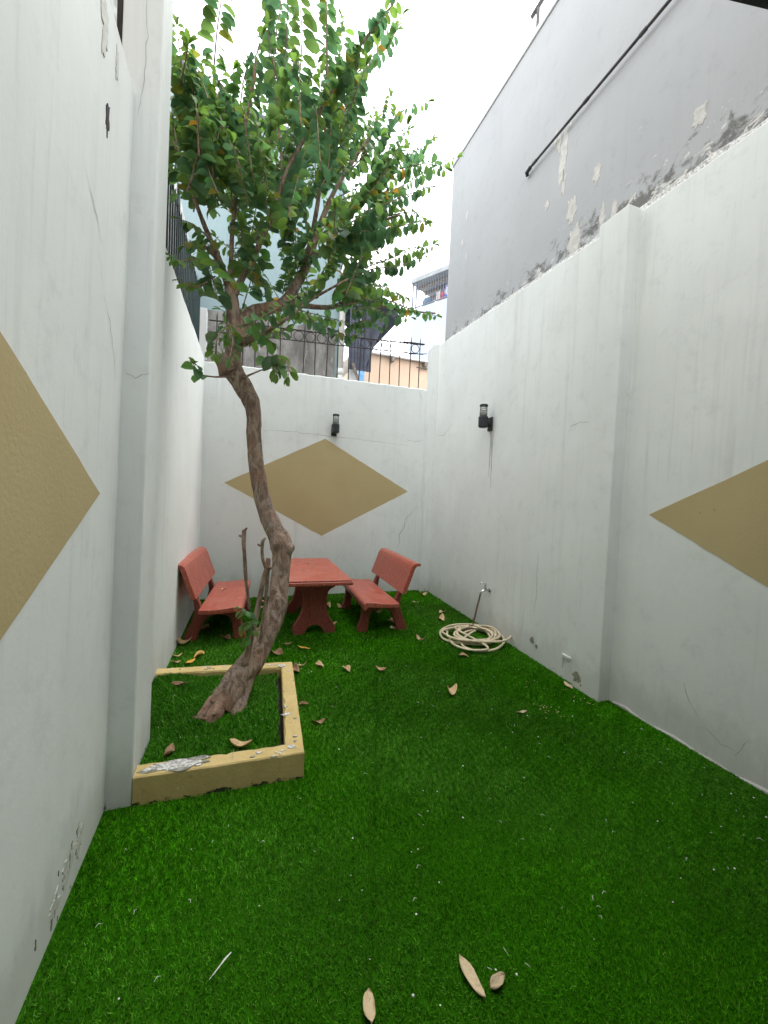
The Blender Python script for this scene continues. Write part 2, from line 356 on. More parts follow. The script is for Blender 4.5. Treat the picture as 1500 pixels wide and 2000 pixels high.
SPROUTS = [
 [(0.091,2.88,0.793),(0.066,2.85,0.821),(0.038,2.82,0.856)],
 [(0.099,2.88,0.739),(0.068,2.84,0.743),(0.076,2.82,0.671)],
 [(0.089,2.86,0.71),(0.125,2.84,0.732),(0.138,2.82,0.695)],
 [(0.078,2.86,0.639),(0.065,2.84,0.623)],
]
DRY = [
 ('largest bright yellow fallen leaf behind the planter at the left wall', (-0.376, 4.076, 0.02), 0.16, 1.12, 'y'),
 ('narrow curled yellow leaf beside the large yellow leaf behind the planter', (-0.312, 4.209, 0.02), 0.141, 0.88, 'o'),
 ('flat tan leaf nearest the left wall behind the planter', (-0.514, 4.246, 0.02), 0.097, 0.0, 't'),
 ('short tan leaf touching the back left end of the planter rim', (-0.497, 4.083, 0.02), 0.073, -0.25, 't'),
 ('long tan leaf at the front foot of the left bench', (-0.494, 4.572, 0.02), 0.157, 0.42, 't'),
 ('tan leaf lying behind the planter right of the leaning trunk', (0.41, 4.084, 0.02), 0.16, -0.71, 'b'),
 ('yellow orange leaf on turf in front of the table pedestal', (0.695, 4.168, 0.02), 0.139, -0.59, 'y'),
 ('small tan leaf between the trunk and the yellow orange leaf', (0.545, 4.293, 0.02), 0.085, -0.04, 't'),
 ('pale tan sliver at the back right corner of the planter', (0.612, 3.719, 0.02), 0.087, 0.08, 't'),
 ('curled brown leaf against the back right corner of the planter', (0.549, 3.644, 0.02), 0.16, -1.47, 'b'),
 ('small tan leaf on turf in front of the planter corner leaf pair', (0.769, 3.679, 0.02), 0.123, -1.15, 't'),
 ('small upright tan leaf on turf below the table', (1.002, 3.539, 0.02), 0.141, -1.53, 't'),
 ('curled dark brown leaf in the middle of the turf before the right bench', (1.31, 3.448, 0.02), 0.124, -0.98, 'b'),
 ('curled tan leaf on turf between right bench and hose', (2.009, 4.089, 0.02), 0.116, -0.94, 't'),
 ('pale crescent leaf behind the hose, farther of two', (2.817, 5.029, 0.02), 0.16, 0.32, 't'),
 ('pale pointed leaf behind the hose, nearer of two', (2.631, 4.73, 0.02), 0.16, -1.8, 't'),
 ('folded tan leaf on open turf in front of the hose coil', (1.748, 2.904, 0.02), 0.156, 0.71, 't'),
 ('pale flat leaf on open turf at the right', (2.125, 2.474, 0.02), 0.093, -0.05, 'p'),
 ('folded pale leaf at the foot of the right wall pilaster', (2.85, 2.734, 0.02), 0.113, -1.7, 'p'),
 ('dark brown leaf just in front of the hose coil', (2.261, 3.558, 0.02), 0.104, -0.61, 'b'),
 ('crumpled brown leaf beside the right rim of the planter', (0.518, 3.035, 0.02), 0.078, -0.27, 'b'),
 ('tan leaf on turf right of the planter front corner', (0.581, 2.756, 0.02), 0.095, 0.04, 'b'),
 ('pale leaf at the foot of the far corner pilaster', (2.989, 6.051, 0.02), 0.147, -0.39, 't'),
 ('small pale leaf behind the right bench near the corner', (2.658, 5.62, 0.02), 0.099, -0.72, 't'),
 ('tan leaf under the seat of the right bench', (1.891, 5.22, 0.02), 0.116, -0.5, 'b'),
 ('pale crooked leaf beside the rear foot of the right bench', (1.926, 4.771, 0.02), 0.16, -1.3, 't'),
 ('small pale leaf under the right bench beside its rear foot', (1.857, 4.56, 0.02), 0.16, -1.82, 'p'),
 ('tan leaf at the far foot of the right bench', (1.447, 5.542, 0.02), 0.16, -0.98, 't'),
 ('tan leaf under the far edge of the table', (1.27, 5.658, 0.02), 0.16, -1.46, 't'),
 ('tan leaf beside the table pedestal foot', (1.179, 4.892, 0.02), 0.101, -0.72, 't'),
 ('pale leaf by the back wall left of the trunk, farther of two', (0.362, 6.029, 0.02), 0.154, 0.86, 't'),
 ('pale leaf by the back wall left of the trunk, nearer of two', (0.363, 5.784, 0.02), 0.115, -0.65, 't'),
 ('tan leaf just behind the trunk beside the left bench leg', (0.243, 4.828, 0.02), 0.126, -0.68, 'b'),
 ('dark tan leaf under the front of the left bench', (-0.308, 5.007, 0.02), 0.16, 1.2, 'b'),
 ('brown leaf under the left bench near its front foot', (-0.076, 4.644, 0.02), 0.16, -0.88, 'b'),
 ('long curled tan leaf inside the planter along the front rim', (0.056, 2.448, 0.15), 0.139, -0.45, 't'),
 ('curled brown leaf inside the planter at the front left', (-0.325, 2.48, 0.15), 0.112, 1.31, 'b'),
 ('flat brown leaf inside the planter at the back left', (-0.374, 3.275, 0.16), 0.115, 0.17, 'b'),
 ('small dry leaf lying on the seat of the left bench', (-0.135, 5.338, 0.425), 0.067, -0.16, 't'),
 ('largest pale leaf lying on the turf closest to the viewer', (0.797, 1.099, 0.02), 0.132, -1.4, 'p'),
 ('short broad pale leaf beside the largest foreground leaf', (0.876, 1.061, 0.02), 0.068, 0.19, 'p'),
 ('long pale leaf cut by the bottom edge of the picture', (0.439, 1.132, 0.02), 0.093, -1.77, 'p'),
]

# ------------------------------------------------------------------ materials
class NB:
    """small node-graph writer"""
    def __init__(s, name):
        s.m = bpy.data.materials.new(name)
        s.m.use_nodes = True
        s.t = s.m.node_tree
        s.t.nodes.clear()
        s.out = s.n('ShaderNodeOutputMaterial')
        s.b = s.n('ShaderNodeBsdfPrincipled')
        s.l(s.b.outputs[0], s.out.inputs[0])
        g = s.n('ShaderNodeNewGeometry')
        s.pos = g.outputs['Position']
        s.geo = g
    def n(s, t):
        return s.t.nodes.new(t)
    def l(s, a, b):
        s.t.links.new(a, b)
    def put(s, inp, v):
        if hasattr(v, 'is_linked') or hasattr(v, 'links'):
            s.l(v, inp)
        else:
            inp.default_value = v
    def vec(s, v, scale=(1, 1, 1), rot=(0, 0, 0)):
        m = s.n('ShaderNodeMapping')
        s.l(v, m.inputs['Vector'])
        m.inputs['Scale'].default_value = scale
        m.inputs['Rotation'].default_value = rot
        return m.outputs[0]
    def noise(s, v, scale, detail=4, rough=.55, dist=0):
        q = s.n('ShaderNodeTexNoise')
        s.l(v, q.inputs['Vector'])
        q.inputs['Scale'].default_value = scale
        q.inputs['Detail'].default_value = detail
        q.inputs['Roughness'].default_value = rough
        q.inputs['Distortion'].default_value = dist
        return q.outputs['Fac']
    def voro(s, v, scale, feature='F1'):
        q = s.n('ShaderNodeTexVoronoi')
        q.feature = feature
        s.l(v, q.inputs['Vector'])
        q.inputs['Scale'].default_value = scale
        return q
    def ramp(s, f, lo, hi, a=0., b=1.):
        q = s.n('ShaderNodeMapRange')
        q.interpolation_type = 'SMOOTHSTEP'
        s.l(f, q.inputs['Value'])
        for i, x in enumerate((lo, hi, a, b)):
            q.inputs[i+1].default_value = x
        return q.outputs[0]
    def math(s, op, a, b=0.):
        q = s.n('ShaderNodeMath')
        q.operation = op
        s.put(q.inputs[0], a)
        s.put(q.inputs[1], b)
        return q.outputs[0]
    def mix(s, f, a, b):
        q = s.n('ShaderNodeMix')
        q.data_type = 'RGBA'
        s.put(q.inputs[0], f)
        s.put(q.inputs[6], a if not isinstance(a, tuple) else (*a[:3], 1))
        s.put(q.inputs[7], b if not isinstance(b, tuple) else (*b[:3], 1))
        return q.outputs[2]
    def sep(s, v):
        q = s.n('ShaderNodeSeparateXYZ')
        s.l(v, q.inputs[0])
        return q.outputs
    def col(s, c):
        s.put(s.b.inputs['Base Color'], (*c, 1) if isinstance(c, tuple) else c)
        return s
    def rough(s, r):
        s.put(s.b.inputs['Roughness'], r)
        return s
    def spec(s, r):
        s.b.inputs['Specular IOR Level'].default_value = r
        return s
    def bump(s, h, strength=.3, dist=.01):
        q = s.n('ShaderNodeBump')
        q.inputs['Strength'].default_value = strength
        q.inputs['Distance'].default_value = dist
        s.l(h, q.inputs['Height'])
        s.l(q.outputs[0], s.b.inputs['Normal'])
        return s

M = {}
def plain(name, c, rough=.6, metal=0., var=.15, scale=8., bump=.0, spec=.4):
    k = NB(name)
    f = k.noise(k.pos, scale, 5)
    k.col(k.mix(k.ramp(f, .3, .7), tuple(x*(1-var) for x in c), tuple(min(1, x*(1+var)) for x in c)))
    k.rough(rough).spec(spec)
    k.b.inputs['Metallic'].default_value = metal
    if bump:
        k.bump(k.noise(k.pos, scale*6, 4), bump, .01)
    M[name] = k.m
    return k

def plaster(name, base, stain, streak=.17, foot=.45, mould=None, specks=.5):
    """painted cement render with rain streaks, foot grime, mould and specks"""
    k = NB(name)
    z = k.sep(k.pos)[2]
    lump = k.noise(k.pos, 1.3, 3)
    c = k.mix(k.ramp(lump, .3, .75), tuple(x*.93 for x in base), base)
    st = k.noise(k.vec(k.pos, (9, 9, .38)), 1.0, 4, .62, .15)
    wide = k.noise(k.vec(k.pos, (1.1, 1.1, .5)), 1.0, 2)
    f = k.math('MULTIPLY', k.ramp(st, .50, .78), k.ramp(wide, .40, .62))
    c = k.mix(k.math('MULTIPLY', f, streak), c, stain)
    fine = k.noise(k.vec(k.pos, (34, 34, 1.6)), 1.0, 3, .6, .1)
    c = k.mix(k.math('MULTIPLY', k.math('MULTIPLY', k.ramp(fine, .56, .74), k.ramp(wide, .40, .58)), streak*.6), c, stain)
    blot = k.noise(k.pos, 6.5, 5, .75)
    c = k.mix(k.math('MULTIPLY', k.ramp(blot, .50, .76), .28), c, tuple(x*.62 for x in base))
    sp = k.noise(k.vec(k.pos, (1, 1, .4)), 26, 3, .7)
    c = k.mix(k.math('MULTIPLY', k.ramp(k.math('ADD', k.math('MULTIPLY', wide, .16), sp), .84, .90), specks), c, (.22, .22, .21))
    if foot:
        e = k.noise(k.vec(k.pos, (5, 5, 2.2)), 1.0, 5, .68)
        h = k.ramp(z, .6, 0.)
        g = k.ramp(k.math('ADD', k.math('MULTIPLY', h, .55), e), .66, 1.05)
        c = k.mix(k.math('MULTIPLY', g, foot), c, (.42, .40, .34))
        d = k.noise(k.vec(k.pos, (16, 16, 9)), 1.0, 4, .7)
        hz = k.ramp(z, .14, .0)
        c = k.mix(k.math('MULTIPLY', k.ramp(k.math('ADD', k.math('MULTIPLY', hz, .17), d), .77, .85), .8), c, (.10, .105, .085))
    if mould:
        z0, z1, amt = mould
        band = k.ramp(z, z1, z0)
        n1 = k.noise(k.vec(k.pos, (6, 6, 7)), 1.0, 8, .72, .4)
        n2 = k.noise(k.pos, .8, 2)
        mm = k.math('ADD', k.math('MULTIPLY', band, .33), k.math('MULTIPLY', n1, 1.))
        mm = k.math('ADD', mm, k.math('MULTIPLY', n2, .28))
        c = k.mix(k.math('MULTIPLY', k.ramp(mm, .86, 1.0), amt), c, (.10, .095, .085))
        n3 = k.noise(k.vec(k.pos, (5, 5, 8)), 1.7, 7, .7, .6)
        c = k.mix(k.math('MULTIPLY', k.ramp(k.math('ADD', k.math('MULTIPLY', band, .14), n3), .70, .72), .8), c, (.62, .60, .55))
    k.col(c)
    k.rough(.72).spec(.25)
    b1 = k.noise(k.pos, 75, 3, .65)
    b2 = k.noise(k.vec(k.pos, (1, 1, .7)), 8, 3, .6)
    k.bump(k.math('ADD', k.math('MULTIPLY', b1, .22), b2), .18, .012)
    M[name] = k.m

plaster('white_plaster', (.785, .81, .79), (.47, .48, .46), streak=.32, foot=.34)
plaster('grey_plaster', (.395, .402, .408), (.28, .28, .28), streak=.18, foot=0, mould=(4.1, 4.85, .85), specks=.35)
plaster('pale_plaster', (.66, .675, .67), (.40, .41, .40), streak=.35, foot=0)
plaster('teal_plaster', (.26, .345, .36), (.17, .225, .235), streak=.7, foot=0)
plaster('beige_plaster', (.50, .44, .35), (.30, .26, .20), streak=.5, foot=0)
plaster('peach_plaster', (.72, .52, .38), (.55, .40, .30), streak=.3, foot=0, specks=.1)
plaster('blue_white_plaster', (.38, .43, .50), (.32, .36, .42), streak=.2, foot=0, specks=.1)
plaster('house_plaster', (.62, .61, .58), (.45, .44, .42), streak=.3)

# raw cement with lime runs
k = NB('raw_cement')
n = k.noise(k.vec(k.pos, (3, 3, 1.2)), 1.0, 7, .7)
c = k.mix(k.ramp(n, .35, .7), (.13, .125, .115), (.30, .29, .27))
n = k.noise(k.vec(k.pos, (11, 11, 1.6)), 1.0, 6, .7, .4)
c = k.mix(k.math('MULTIPLY', k.ramp(n, .58, .68), .75), c, (.55, .53, .49))
k.col(c).rough(.9).spec(.2)
k.bump(k.noise(k.pos, 25, 6, .7), .5, .02)
M['raw_cement'] = k.m

# ochre diamond paint, planter paint
k = NB('ochre_paint')
n = k.noise(k.pos, 1.6, 4)
c = k.mix(k.ramp(n, .3, .7), (.455, .365, .185), (.49, .395, .21))
n = k.noise(k.pos, 26, 3)
c = k.mix(k.math('MULTIPLY', k.ramp(n, .7, .75), .4), c, (.15, .12, .07))
k.col(c).rough(.62).spec(.3)
k.bump(k.noise(k.pos, 60, 4), .15, .008)
M['ochre_paint'] = k.m

k = NB('planter_paint')
z = k.sep(k.pos)[2]
n = k.noise(k.pos, 5, 6, .65)
c = k.mix(k.ramp(n, .3, .7), (.52, .385, .15), (.62, .47, .21))
n = k.noise(k.pos, 22, 6, .7)
c = k.mix(k.math('MULTIPLY', k.ramp(n, .56, .72), .45), c, (.36, .26, .13))
n = k.noise(k.pos, 34, 4, .7)
c = k.mix(k.ramp(n, .69, .72), c, (.74, .72, .67))
n = k.noise(k.vec(k.pos, (14, 14, 20)), 1.0, 5, .7)
c = k.mix(k.ramp(k.math('ADD', k.math('MULTIPLY', k.ramp(z, .05, .0), .22), n), .70, .78), c, (.035, .04, .025))
k.col(c).rough(.75).spec(.25)
k.bump(k.noise(k.pos, 45, 6, .7), .45, .012)
M['planter_paint'] = k.m

k = NB('bare_cement')
n = k.noise(k.pos, 55, 6, .7)
c = k.mix(k.ramp(n, .35, .62), (.30, .29, .27), (.78, .77, .74))
k.col(c).rough(.9)
k.bump(n, .7, .01)
M['bare_cement'] = k.m

k = NB('peeled_plaster')
n = k.noise(k.pos, 16, 6, .7)
c = k.mix(k.ramp(n, .3, .7), (.44, .43, .40), (.60, .585, .545))
k.col(c).rough(.9)
k.bump(n, .6, .02)
M['peeled_plaster'] = k.m

# red terrazzo of bench and table
k = NB('red_terrazzo')
v = k.voro(k.pos, 150)
hue = k.sep(v.outputs['Color'])
c = k.mix(k.ramp(hue[0], .0, 1.), (.30, .050, .029), (.41, .082, .046))
c = k.mix(k.ramp(hue[1], .86, .93), c, (.50, .22, .165))
c = k.mix(k.ramp(hue[2], .90, .95), c, (.12, .03, .025))
w_ = k.noise(k.pos, 5, 5, .65)
c = k.mix(k.math('MULTIPLY', k.ramp(w_, .45, .72), .4), c, (.38, .19, .15))
k.col(c).spec(.5)
k.rough(k.ramp(w_, .3, .75, .30, .52))
k.bump(k.noise(k.pos, 30, 5), .12, .006)
M['red_terrazzo'] = k.m

k = NB('rough_terrazzo')
n = k.noise(k.pos, 70, 6, .7)
c = k.mix(k.ramp(n, .35, .7), (.15, .030, .020), (.31, .075, .048))
w_ = k.noise(k.pos, 6, 5, .65)
c = k.mix(k.math('MULTIPLY', k.ramp(w_, .5, .75), .4), c, (.14, .055, .04))
k.col(c).rough(.75)
k.bump(n, .5, .01)
M['rough_terrazzo'] = k.m

# bark
k = NB('bark')
n = k.noise(k.vec(k.pos, (20, 20, 6)), 1.0, 6, .72, .8)
c = k.mix(k.ramp(n, .38, .62), (.16, .105, .078), (.40, .30, .23))
n2 = k.noise(k.pos, 11, 6, .72, .3)
c = k.mix(k.math('MULTIPLY', k.ramp(n2, .52, .66), .7), c, (.40, .335, .28))
n4 = k.noise(k.pos, 3.6, 4, .6)
c = k.mix(k.math('MULTIPLY', k.ramp(n4, .50, .64), .5), c, (.30, .165, .105))
n3 = k.noise(k.vec(k.pos, (1, 1, .6)), 38, 4, .65)
c = k.mix(k.ramp(n3, .64, .71), c, (.06, .042, .034))
k.col(c).rough(.82).spec(.2)
hh = k.math('ADD', k.math('MULTIPLY', n, 1.), k.math('ADD', k.math('MULTIPLY', n2, .8), k.math('MULTIPLY', n3, -.6)))
k.bump(hh, .6, .025)
M['bark'] = k.m

def leafmat(name, attr=True, trans=.48):
    k = NB(name)
    a = k.n('ShaderNodeVertexColor')
    a.layer_name = 'Col'
    n = k.noise(k.pos, 30, 3)
    c = k.mix(k.math('MULTIPLY', k.ramp(n, .4, .7), .25), a.outputs[0], (.03, .06, .02))
    k.col(c).rough(.42).spec(.45)
    tr = k.n('ShaderNodeBsdfTranslucent')
    cc = k.n('ShaderNodeHueSaturation')
    cc.inputs['Value'].default_value = 1.9
    cc.inputs['Saturation'].default_value = 1.05
    k.l(a.outputs[0], cc.inputs['Color'])
    k.l(cc.outputs[0], tr.inputs[0])
    ms = k.n('ShaderNodeMixShader')
    ms.inputs[0].default_value = trans
    k.l(k.b.outputs[0], ms.inputs[1])
    k.l(tr.outputs[0], ms.inputs[2])
    k.l(ms.outputs[0], k.out.inputs[0])
    M[name] = k.m
leafmat('green_leaf')

k = NB('dry_leaf')
a = k.n('ShaderNodeVertexColor')
a.layer_name = 'Col'
n = k.noise(k.pos, 60, 5, .7)
c = k.mix(k.math('MULTIPLY', k.ramp(n, .5, .72), .55), a.outputs[0], (.16, .085, .04))
k.col(c).rough(.6)
M['dry_leaf'] = k.m

k = NB('turf_blade')
a = k.n('ShaderNodeVertexColor')
a.layer_name = 'Col'
df = k.n('ShaderNodeBsdfDiffuse')
k.l(a.outputs[0], df.inputs[0])
k.l(df.outputs[0], k.out.inputs[0])
M['turf_blade'] = k.m
k = NB('turf_backing')
df = k.n('ShaderNodeBsdfDiffuse')
k.l(k.mix(k.noise(k.pos, 60, 3), (.012, .070, .002), (.028, .120, .003)), df.inputs[0])
k.l(df.outputs[0], k.out.inputs[0])
M['turf_backing'] = k.m
plain('soil', (.035, .028, .02), .95, var=.4, scale=30, bump=.6)
plain('ground_soil', (.32, .31, .29), .9, var=.2, scale=2)
plain('black_metal', (.018, .018, .02), .5, var=.3, scale=40, spec=.5)
plain('rusty_iron', (.028, .022, .02), .7, var=.4, scale=30, bump=.3)
plain('green_iron', (.012, .035, .035), .55, var=.3, scale=30)
plain('lamp_black', (.022, .024, .028), .5, var=.2, scale=30, spec=.4)
plain('chrome', (.62, .63, .64), .22, metal=1., var=.1, scale=40)
plain('brown_rubber', (.12, .07, .045), .5, var=.25, scale=20)
plain('hose_cream', (.60, .51, .35), .38, var=.12, scale=14, spec=.5)
plain('pvc_white', (.70, .69, .65), .45, var=.1, scale=5)
plain('pipe_dark', (.055, .052, .052), .5, var=.35, scale=9)
plain('peeled_soft', (.60, .60, .56), .9, var=.12, scale=30, bump=.4)
plain('crack_dark', (.34, .34, .33), .95, var=.3, scale=40)
plain('hole_dark', (.05, .05, .05), .95, var=.5, scale=30, bump=.4)
plain('stain_black', (.26, .26, .21), .95, var=.4, scale=40)
plain('drip_stain', (.33, .335, .33), .9, var=.15, scale=30)
plain('dark_sheet', (.085, .093, .125), .7, var=.4, scale=4, bump=.2)
plain('roof_grey', (.26, .28, .29), .7, var=.12, scale=3)
plain('cage_grey', (.12, .13, .15), .55, var=.1, scale=6)
plain('white_roof', (.72, .72, .72), .6, var=.05, scale=3)
plain('blue_paint', (.20, .42, .70), .5, var=.15, scale=5)
plain('timber_grey', (.22, .19, .16), .85, var=.3, scale=12, bump=.3)
plain('mesh_grey', (.46, .47, .46), .85, var=.3, scale=14, bump=.5)
plain('awning_dark', (.022, .026, .034), .6, var=.2, scale=4)
plain('white_fluff', (.78, .78, .75), .9, var=.1, scale=20)
plain('straw', (.55, .47, .22), .8, var=.3, scale=60)
plain('cloth_blue', (.10, .20, .50), .9, var=.25, scale=9)
plain('cloth_red', (.55, .09, .10), .9, var=.2, scale=9)
plain('cloth_pink', (.70, .42, .42), .9, var=.1, scale=9)
plain('cloth_white', (.72, .72, .74), .9, var=.05, scale=9)
plain('bin_blue', (.10, .17, .24), .5, var=.15, scale=5)
k = NB('blue_check')
n = k.voro(k.pos, 9)
c = k.mix(k.ramp(k.sep(n.outputs['Color'])[0], .45, .55), (.09, .10, .48), (.62, .64, .74))
k.col(c).rough(.9)
M['blue_check'] = k.m

# clear ribbed lamp glass
k = NB('clear_glass')
gl = k.n('ShaderNodeBsdfGlossy')
gl.inputs['Roughness'].default_value = .08
tp = k.n('ShaderNodeBsdfTransparent')
tp.inputs[0].default_value = (.88, .90, .90, 1)
fr = k.n('ShaderNodeFresnel')
fr.inputs[0].default_value = 1.5
ms = k.n('ShaderNodeMixShader')
k.l(k.math('ADD', k.math('MULTIPLY', fr.outputs[0], .9), .06), ms.inputs[0])
k.l(tp.outputs[0], ms.inputs[1])
k.l(gl.outputs[0], ms.inputs[2])
k.l(ms.outputs[0], k.out.inputs[0])
M['clear_glass'] = k.m

# ------------------------------------------------------------------ mesh helpers
def tag(o, label=None, cat=None, group=None, kind=None):
    if label: o['label'] = label
    if cat: o['category'] = cat
    if group: o['group'] = group
    if kind: o['kind'] = kind
    return o

def link(name, me, mat=None, parent=None, smooth=False, loc=None):
    o = bpy.data.objects.new(name, me)
    COL.objects.link(o)
    if mat is not None:
        me.materials.clear()
        me.materials.append(M[mat] if isinstance(mat, str) else mat)
    if smooth:
        me.polygons.foreach_set('use_smooth', [True]*len(me.polygons))
    if parent is not None:
        o.parent = parent
    if loc is not None:
        o.location = loc
    return o

def empty(name, loc=(0, 0, 0), rz=0.):
    o = bpy.data.objects.new(name, None)
    COL.objects.link(o)
    o.location = loc
    o.rotation_euler = (0, 0, rz)
    o.empty_display_size = .1
    return o

class MB:
    def __init__(s):
        s.v = []
        s.f = []
    def add(s, vs, fs):
        b = len(s.v)
        s.v += [tuple(p) for p in vs]
        s.f += [tuple(b+i for i in q) for q in fs]
        return s
    def box(s, a, b):
        (x0, y0, z0), (x1, y1, z1) = a, b
        return s.add([(x0, y0, z0), (x1, y0, z0), (x1, y1, z0), (x0, y1, z0), (x0, y0, z1), (x1, y0, z1), (x1, y1, z1), (x0, y1, z1)],
                     [(0, 3, 2, 1), (4, 5, 6, 7), (0, 1, 5, 4), (1, 2, 6, 5), (2, 3, 7, 6), (3, 0, 4, 7)])
    def obox(s, c, ax, ay, az):
        c, ax, ay, az = map(Vector, (c, ax, ay, az))
        vs = [c+sx*ax+sy*ay+sz*az for sz in (-1, 1) for sx, sy in ((-1, -1), (1, -1), (1, 1), (-1, 1))]
        return s.add(vs, [(0, 3, 2, 1), (4, 5, 6, 7), (0, 1, 5, 4), (1, 2, 6, 5), (2, 3, 7, 6), (3, 0, 4, 7)])
    def prism(s, poly, mapf, a, b):
        """poly: 2D points; mapf(u, v, w) -> 3D; extruded from w=a to w=b"""
        n = len(poly)
        vs = [mapf(u, v, a) for u, v in poly]+[mapf(u, v, b) for u, v in poly]
        fs = [tuple(range(n))[::-1], tuple(range(n, 2*n))]+[(i, (i+1) % n, n+(i+1) % n, n+i) for i in range(n)]
        return s.add(vs, fs)
    def tube(s, pts, radii, n=8, cap=True, wob=0., seed=0):
        pts = [Vector(p) for p in pts]
        m = len(pts)
        if not hasattr(radii, '__len__'):
            radii = [radii]*m
        ref = Vector((0, 0, 1))
        base = len(s.v)
        prev = None
        for i, p in enumerate(pts):
            t = (pts[min(i+1, m-1)]-pts[max(i-1, 0)]).normalized()
            if prev is None:
                x = t.cross(ref)
                if x.length < .2:
                    x = t.cross(Vector((0, 1, 0)))
            else:
                x = prev-t*prev.dot(t)
            x.normalize()
            prev = x
            y = t.cross(x)
            for j in range(n):
                a = 2*math.pi*j/n
                r = radii[i]
                d = math.cos(a)*x+math.sin(a)*y
                if wob:
                    q = p+d*r
                    r *= 1+wob*noise.noise(Vector((q.x*9+seed, q.y*9, q.z*6)))+wob*.5*noise.noise(Vector((q.x*28+seed, q.y*28, q.z*20)))
                s.v.append(tuple(p+d*r))
        for i in range(m-1):
            for j in range(n):
                a = base+i*n+j
                b = base+i*n+(j+1) % n
                s.f.append((a, b, b+n, a+n))
        if cap:
            s.f.append(tuple(base+j for j in range(n))[::-1])
            s.f.append(tuple(base+(m-1)*n+j for j in range(n)))
        return s
    def lathe(s, prof, c=(0, 0, 0), n=20, axis='z'):
        base = len(s.v)
        c = Vector(c)
        for r, h in prof:
            for j in range(n):
                a = 2*math.pi*j/n
                x, y = r*math.cos(a), r*math.sin(a)
                s.v.append(tuple(c+(Vector((x, y, h)) if axis == 'z' else Vector((h, x, y)))))
        for i in range(len(prof)-1):
            for j in range(n):
                a = base+i*n+j
                b = base+i*n+(j+1) % n
                s.f.append((a, b, b+n, a+n))
        s.f.append(tuple(base+j for j in range(n))[::-1])
        s.f.append(tuple(base+(len(prof)-1)*n+j for j in range(n)))
        return s
    def torus(s, c, R, r, ax, ay, n=20, m=6):
        ax, ay = Vector(ax).normalized(), Vector(ay).normalized()
        az = ax.cross(ay)
        base = len(s.v)
        for i in range(n):
            a = 2*math.pi*i/n
            d = math.cos(a)*ax+math.sin(a)*ay
            for j in range(m):
                b = 2*math.pi*j/m
                s.v.append(tuple(Vector(c)+d*(R+r*math.cos(b))+az*r*math.sin(b)))
        for i in range(n):
            for j in range(m):
                s.f.append((base+i*m+j, base+((i+1) % n)*m+j, base+((i+1) % n)*m+(j+1) % m, base+i*m+(j+1) % m))
        return s
    def mesh(s, name, bevel=0., seg=2, fixn=True):
        me = bpy.data.meshes.new(name)
        me.from_pydata(s.v, [], s.f)
        if fixn or bevel:
            bm = bmesh.new()
            bm.from_mesh(me)
            bmesh.ops.recalc_face_normals(bm, faces=bm.faces)
            if bevel:
                ed = [e for e in bm.edges if len(e.link_faces) == 2 and e.calc_face_angle(0) > .5]
                bmesh.ops.bevel(bm, geom=ed, offset=bevel, segments=seg, affect='EDGES', profile=.5)
            bm.to_mesh(me)
            bm.free()
        me.update()
        return me
    def build(s, name, mat, parent=None, bevel=0., smooth=False, seg=2, loc=None):
        return link(name, s.mesh(name, bevel, seg), mat, parent, smooth, loc)

def fbm(p, o=3):
    return sum(noise.noise(Vector(p)*(2**i))/(2**i) for i in range(o))

def wall_run(p0, p1, thick, z0, zt0, zt1, nseg=40, rough=.006, nz=1, seed=0., rag=0.):
    """wall whose inner face runs p0->p1 (XY); thick is measured to the right of that direction; top a little uneven"""
    p0, p1 = Vector((*p0, 0)), Vector((*p1, 0))
    d = (p1-p0)
    nrm = Vector((d.y, -d.x, 0)).normalized()*(1 if thick > 0 else -1)
    thick = abs(thick)
    vs, fs = [], []
    for i in range(nseg+1):
        t = i/nseg
        p = p0+d*t
        q = p+nrm*thick
        zt = zt0+(zt1-zt0)*t
        j1 = rough*noise.noise(Vector((p.x*5+seed, p.y*5, 0)))+rag*max(0, noise.noise(Vector((p.x*11+seed, p.y*11, 4))))*-1
        j2 = rough*noise.noise(Vector((p.x*5+seed, p.y*5, 7)))
        e = .012
        vs += [(p.x, p.y, z0), (p.x, p.y, zt+j1-e), ((p+nrm*e).x, (p+nrm*e).y, zt+j1), ((q-nrm*e).x, (q-nrm*e).y, zt+j2), (q.x, q.y, zt+j2-e), (q.x, q.y, z0)]
    for i in range(nseg):
        a, b = i*6, (i+1)*6
        for j in range(5):
            fs.append((a+j, b+j, b+j+1, a+j+1))
    fs += [tuple(range(6))[::-1], tuple(nseg*6+j for j in range(6))]
    return MB().add(vs, fs)

def ribbon(pts, width, frame, off=.0015):
    """thin jagged crack ribbon; pts are (u, v) on a plane given by frame(u, v, off)"""
    m = MB()
    vs, fs = [], []
    for i, (u, v) in enumerate(pts):
        a = pts[max(0, i-1)]
        b = pts[min(len(pts)-1, i+1)]
        dx, dy = b[0]-a[0], b[1]-a[1]
        l = math.hypot(dx, dy) or 1
        taper = .35+.65*math.sin(math.pi*min(1, max(0, i/(len(pts)-1))))
        w_ = width*.5*taper*random.uniform(.6, 1.3)
        vs += [frame(u-dy/l*w_, v+dx/l*w_, off), frame(u+dy/l*w_, v-dx/l*w_, off)]
    for i in range(len(pts)-1):
        fs.append((2*i, 2*i+1, 2*i+3, 2*i+2))
    return m.add(vs, fs)

def jag(pts, step=.03, amp=.012):
    amp *= .45
    out = []
    for (a, b), (c, d) in zip(pts, pts[1:]):
        l = math.hypot(c-a, d-b)
        n_ = max(1, int(l/step))
        for i in range(n_):
            t = i/n_
            out.append((a+(c-a)*t+random.gauss(0, amp), b+(d-b)*t+random.gauss(0, amp)))
    out.append(pts[-1])
    return out

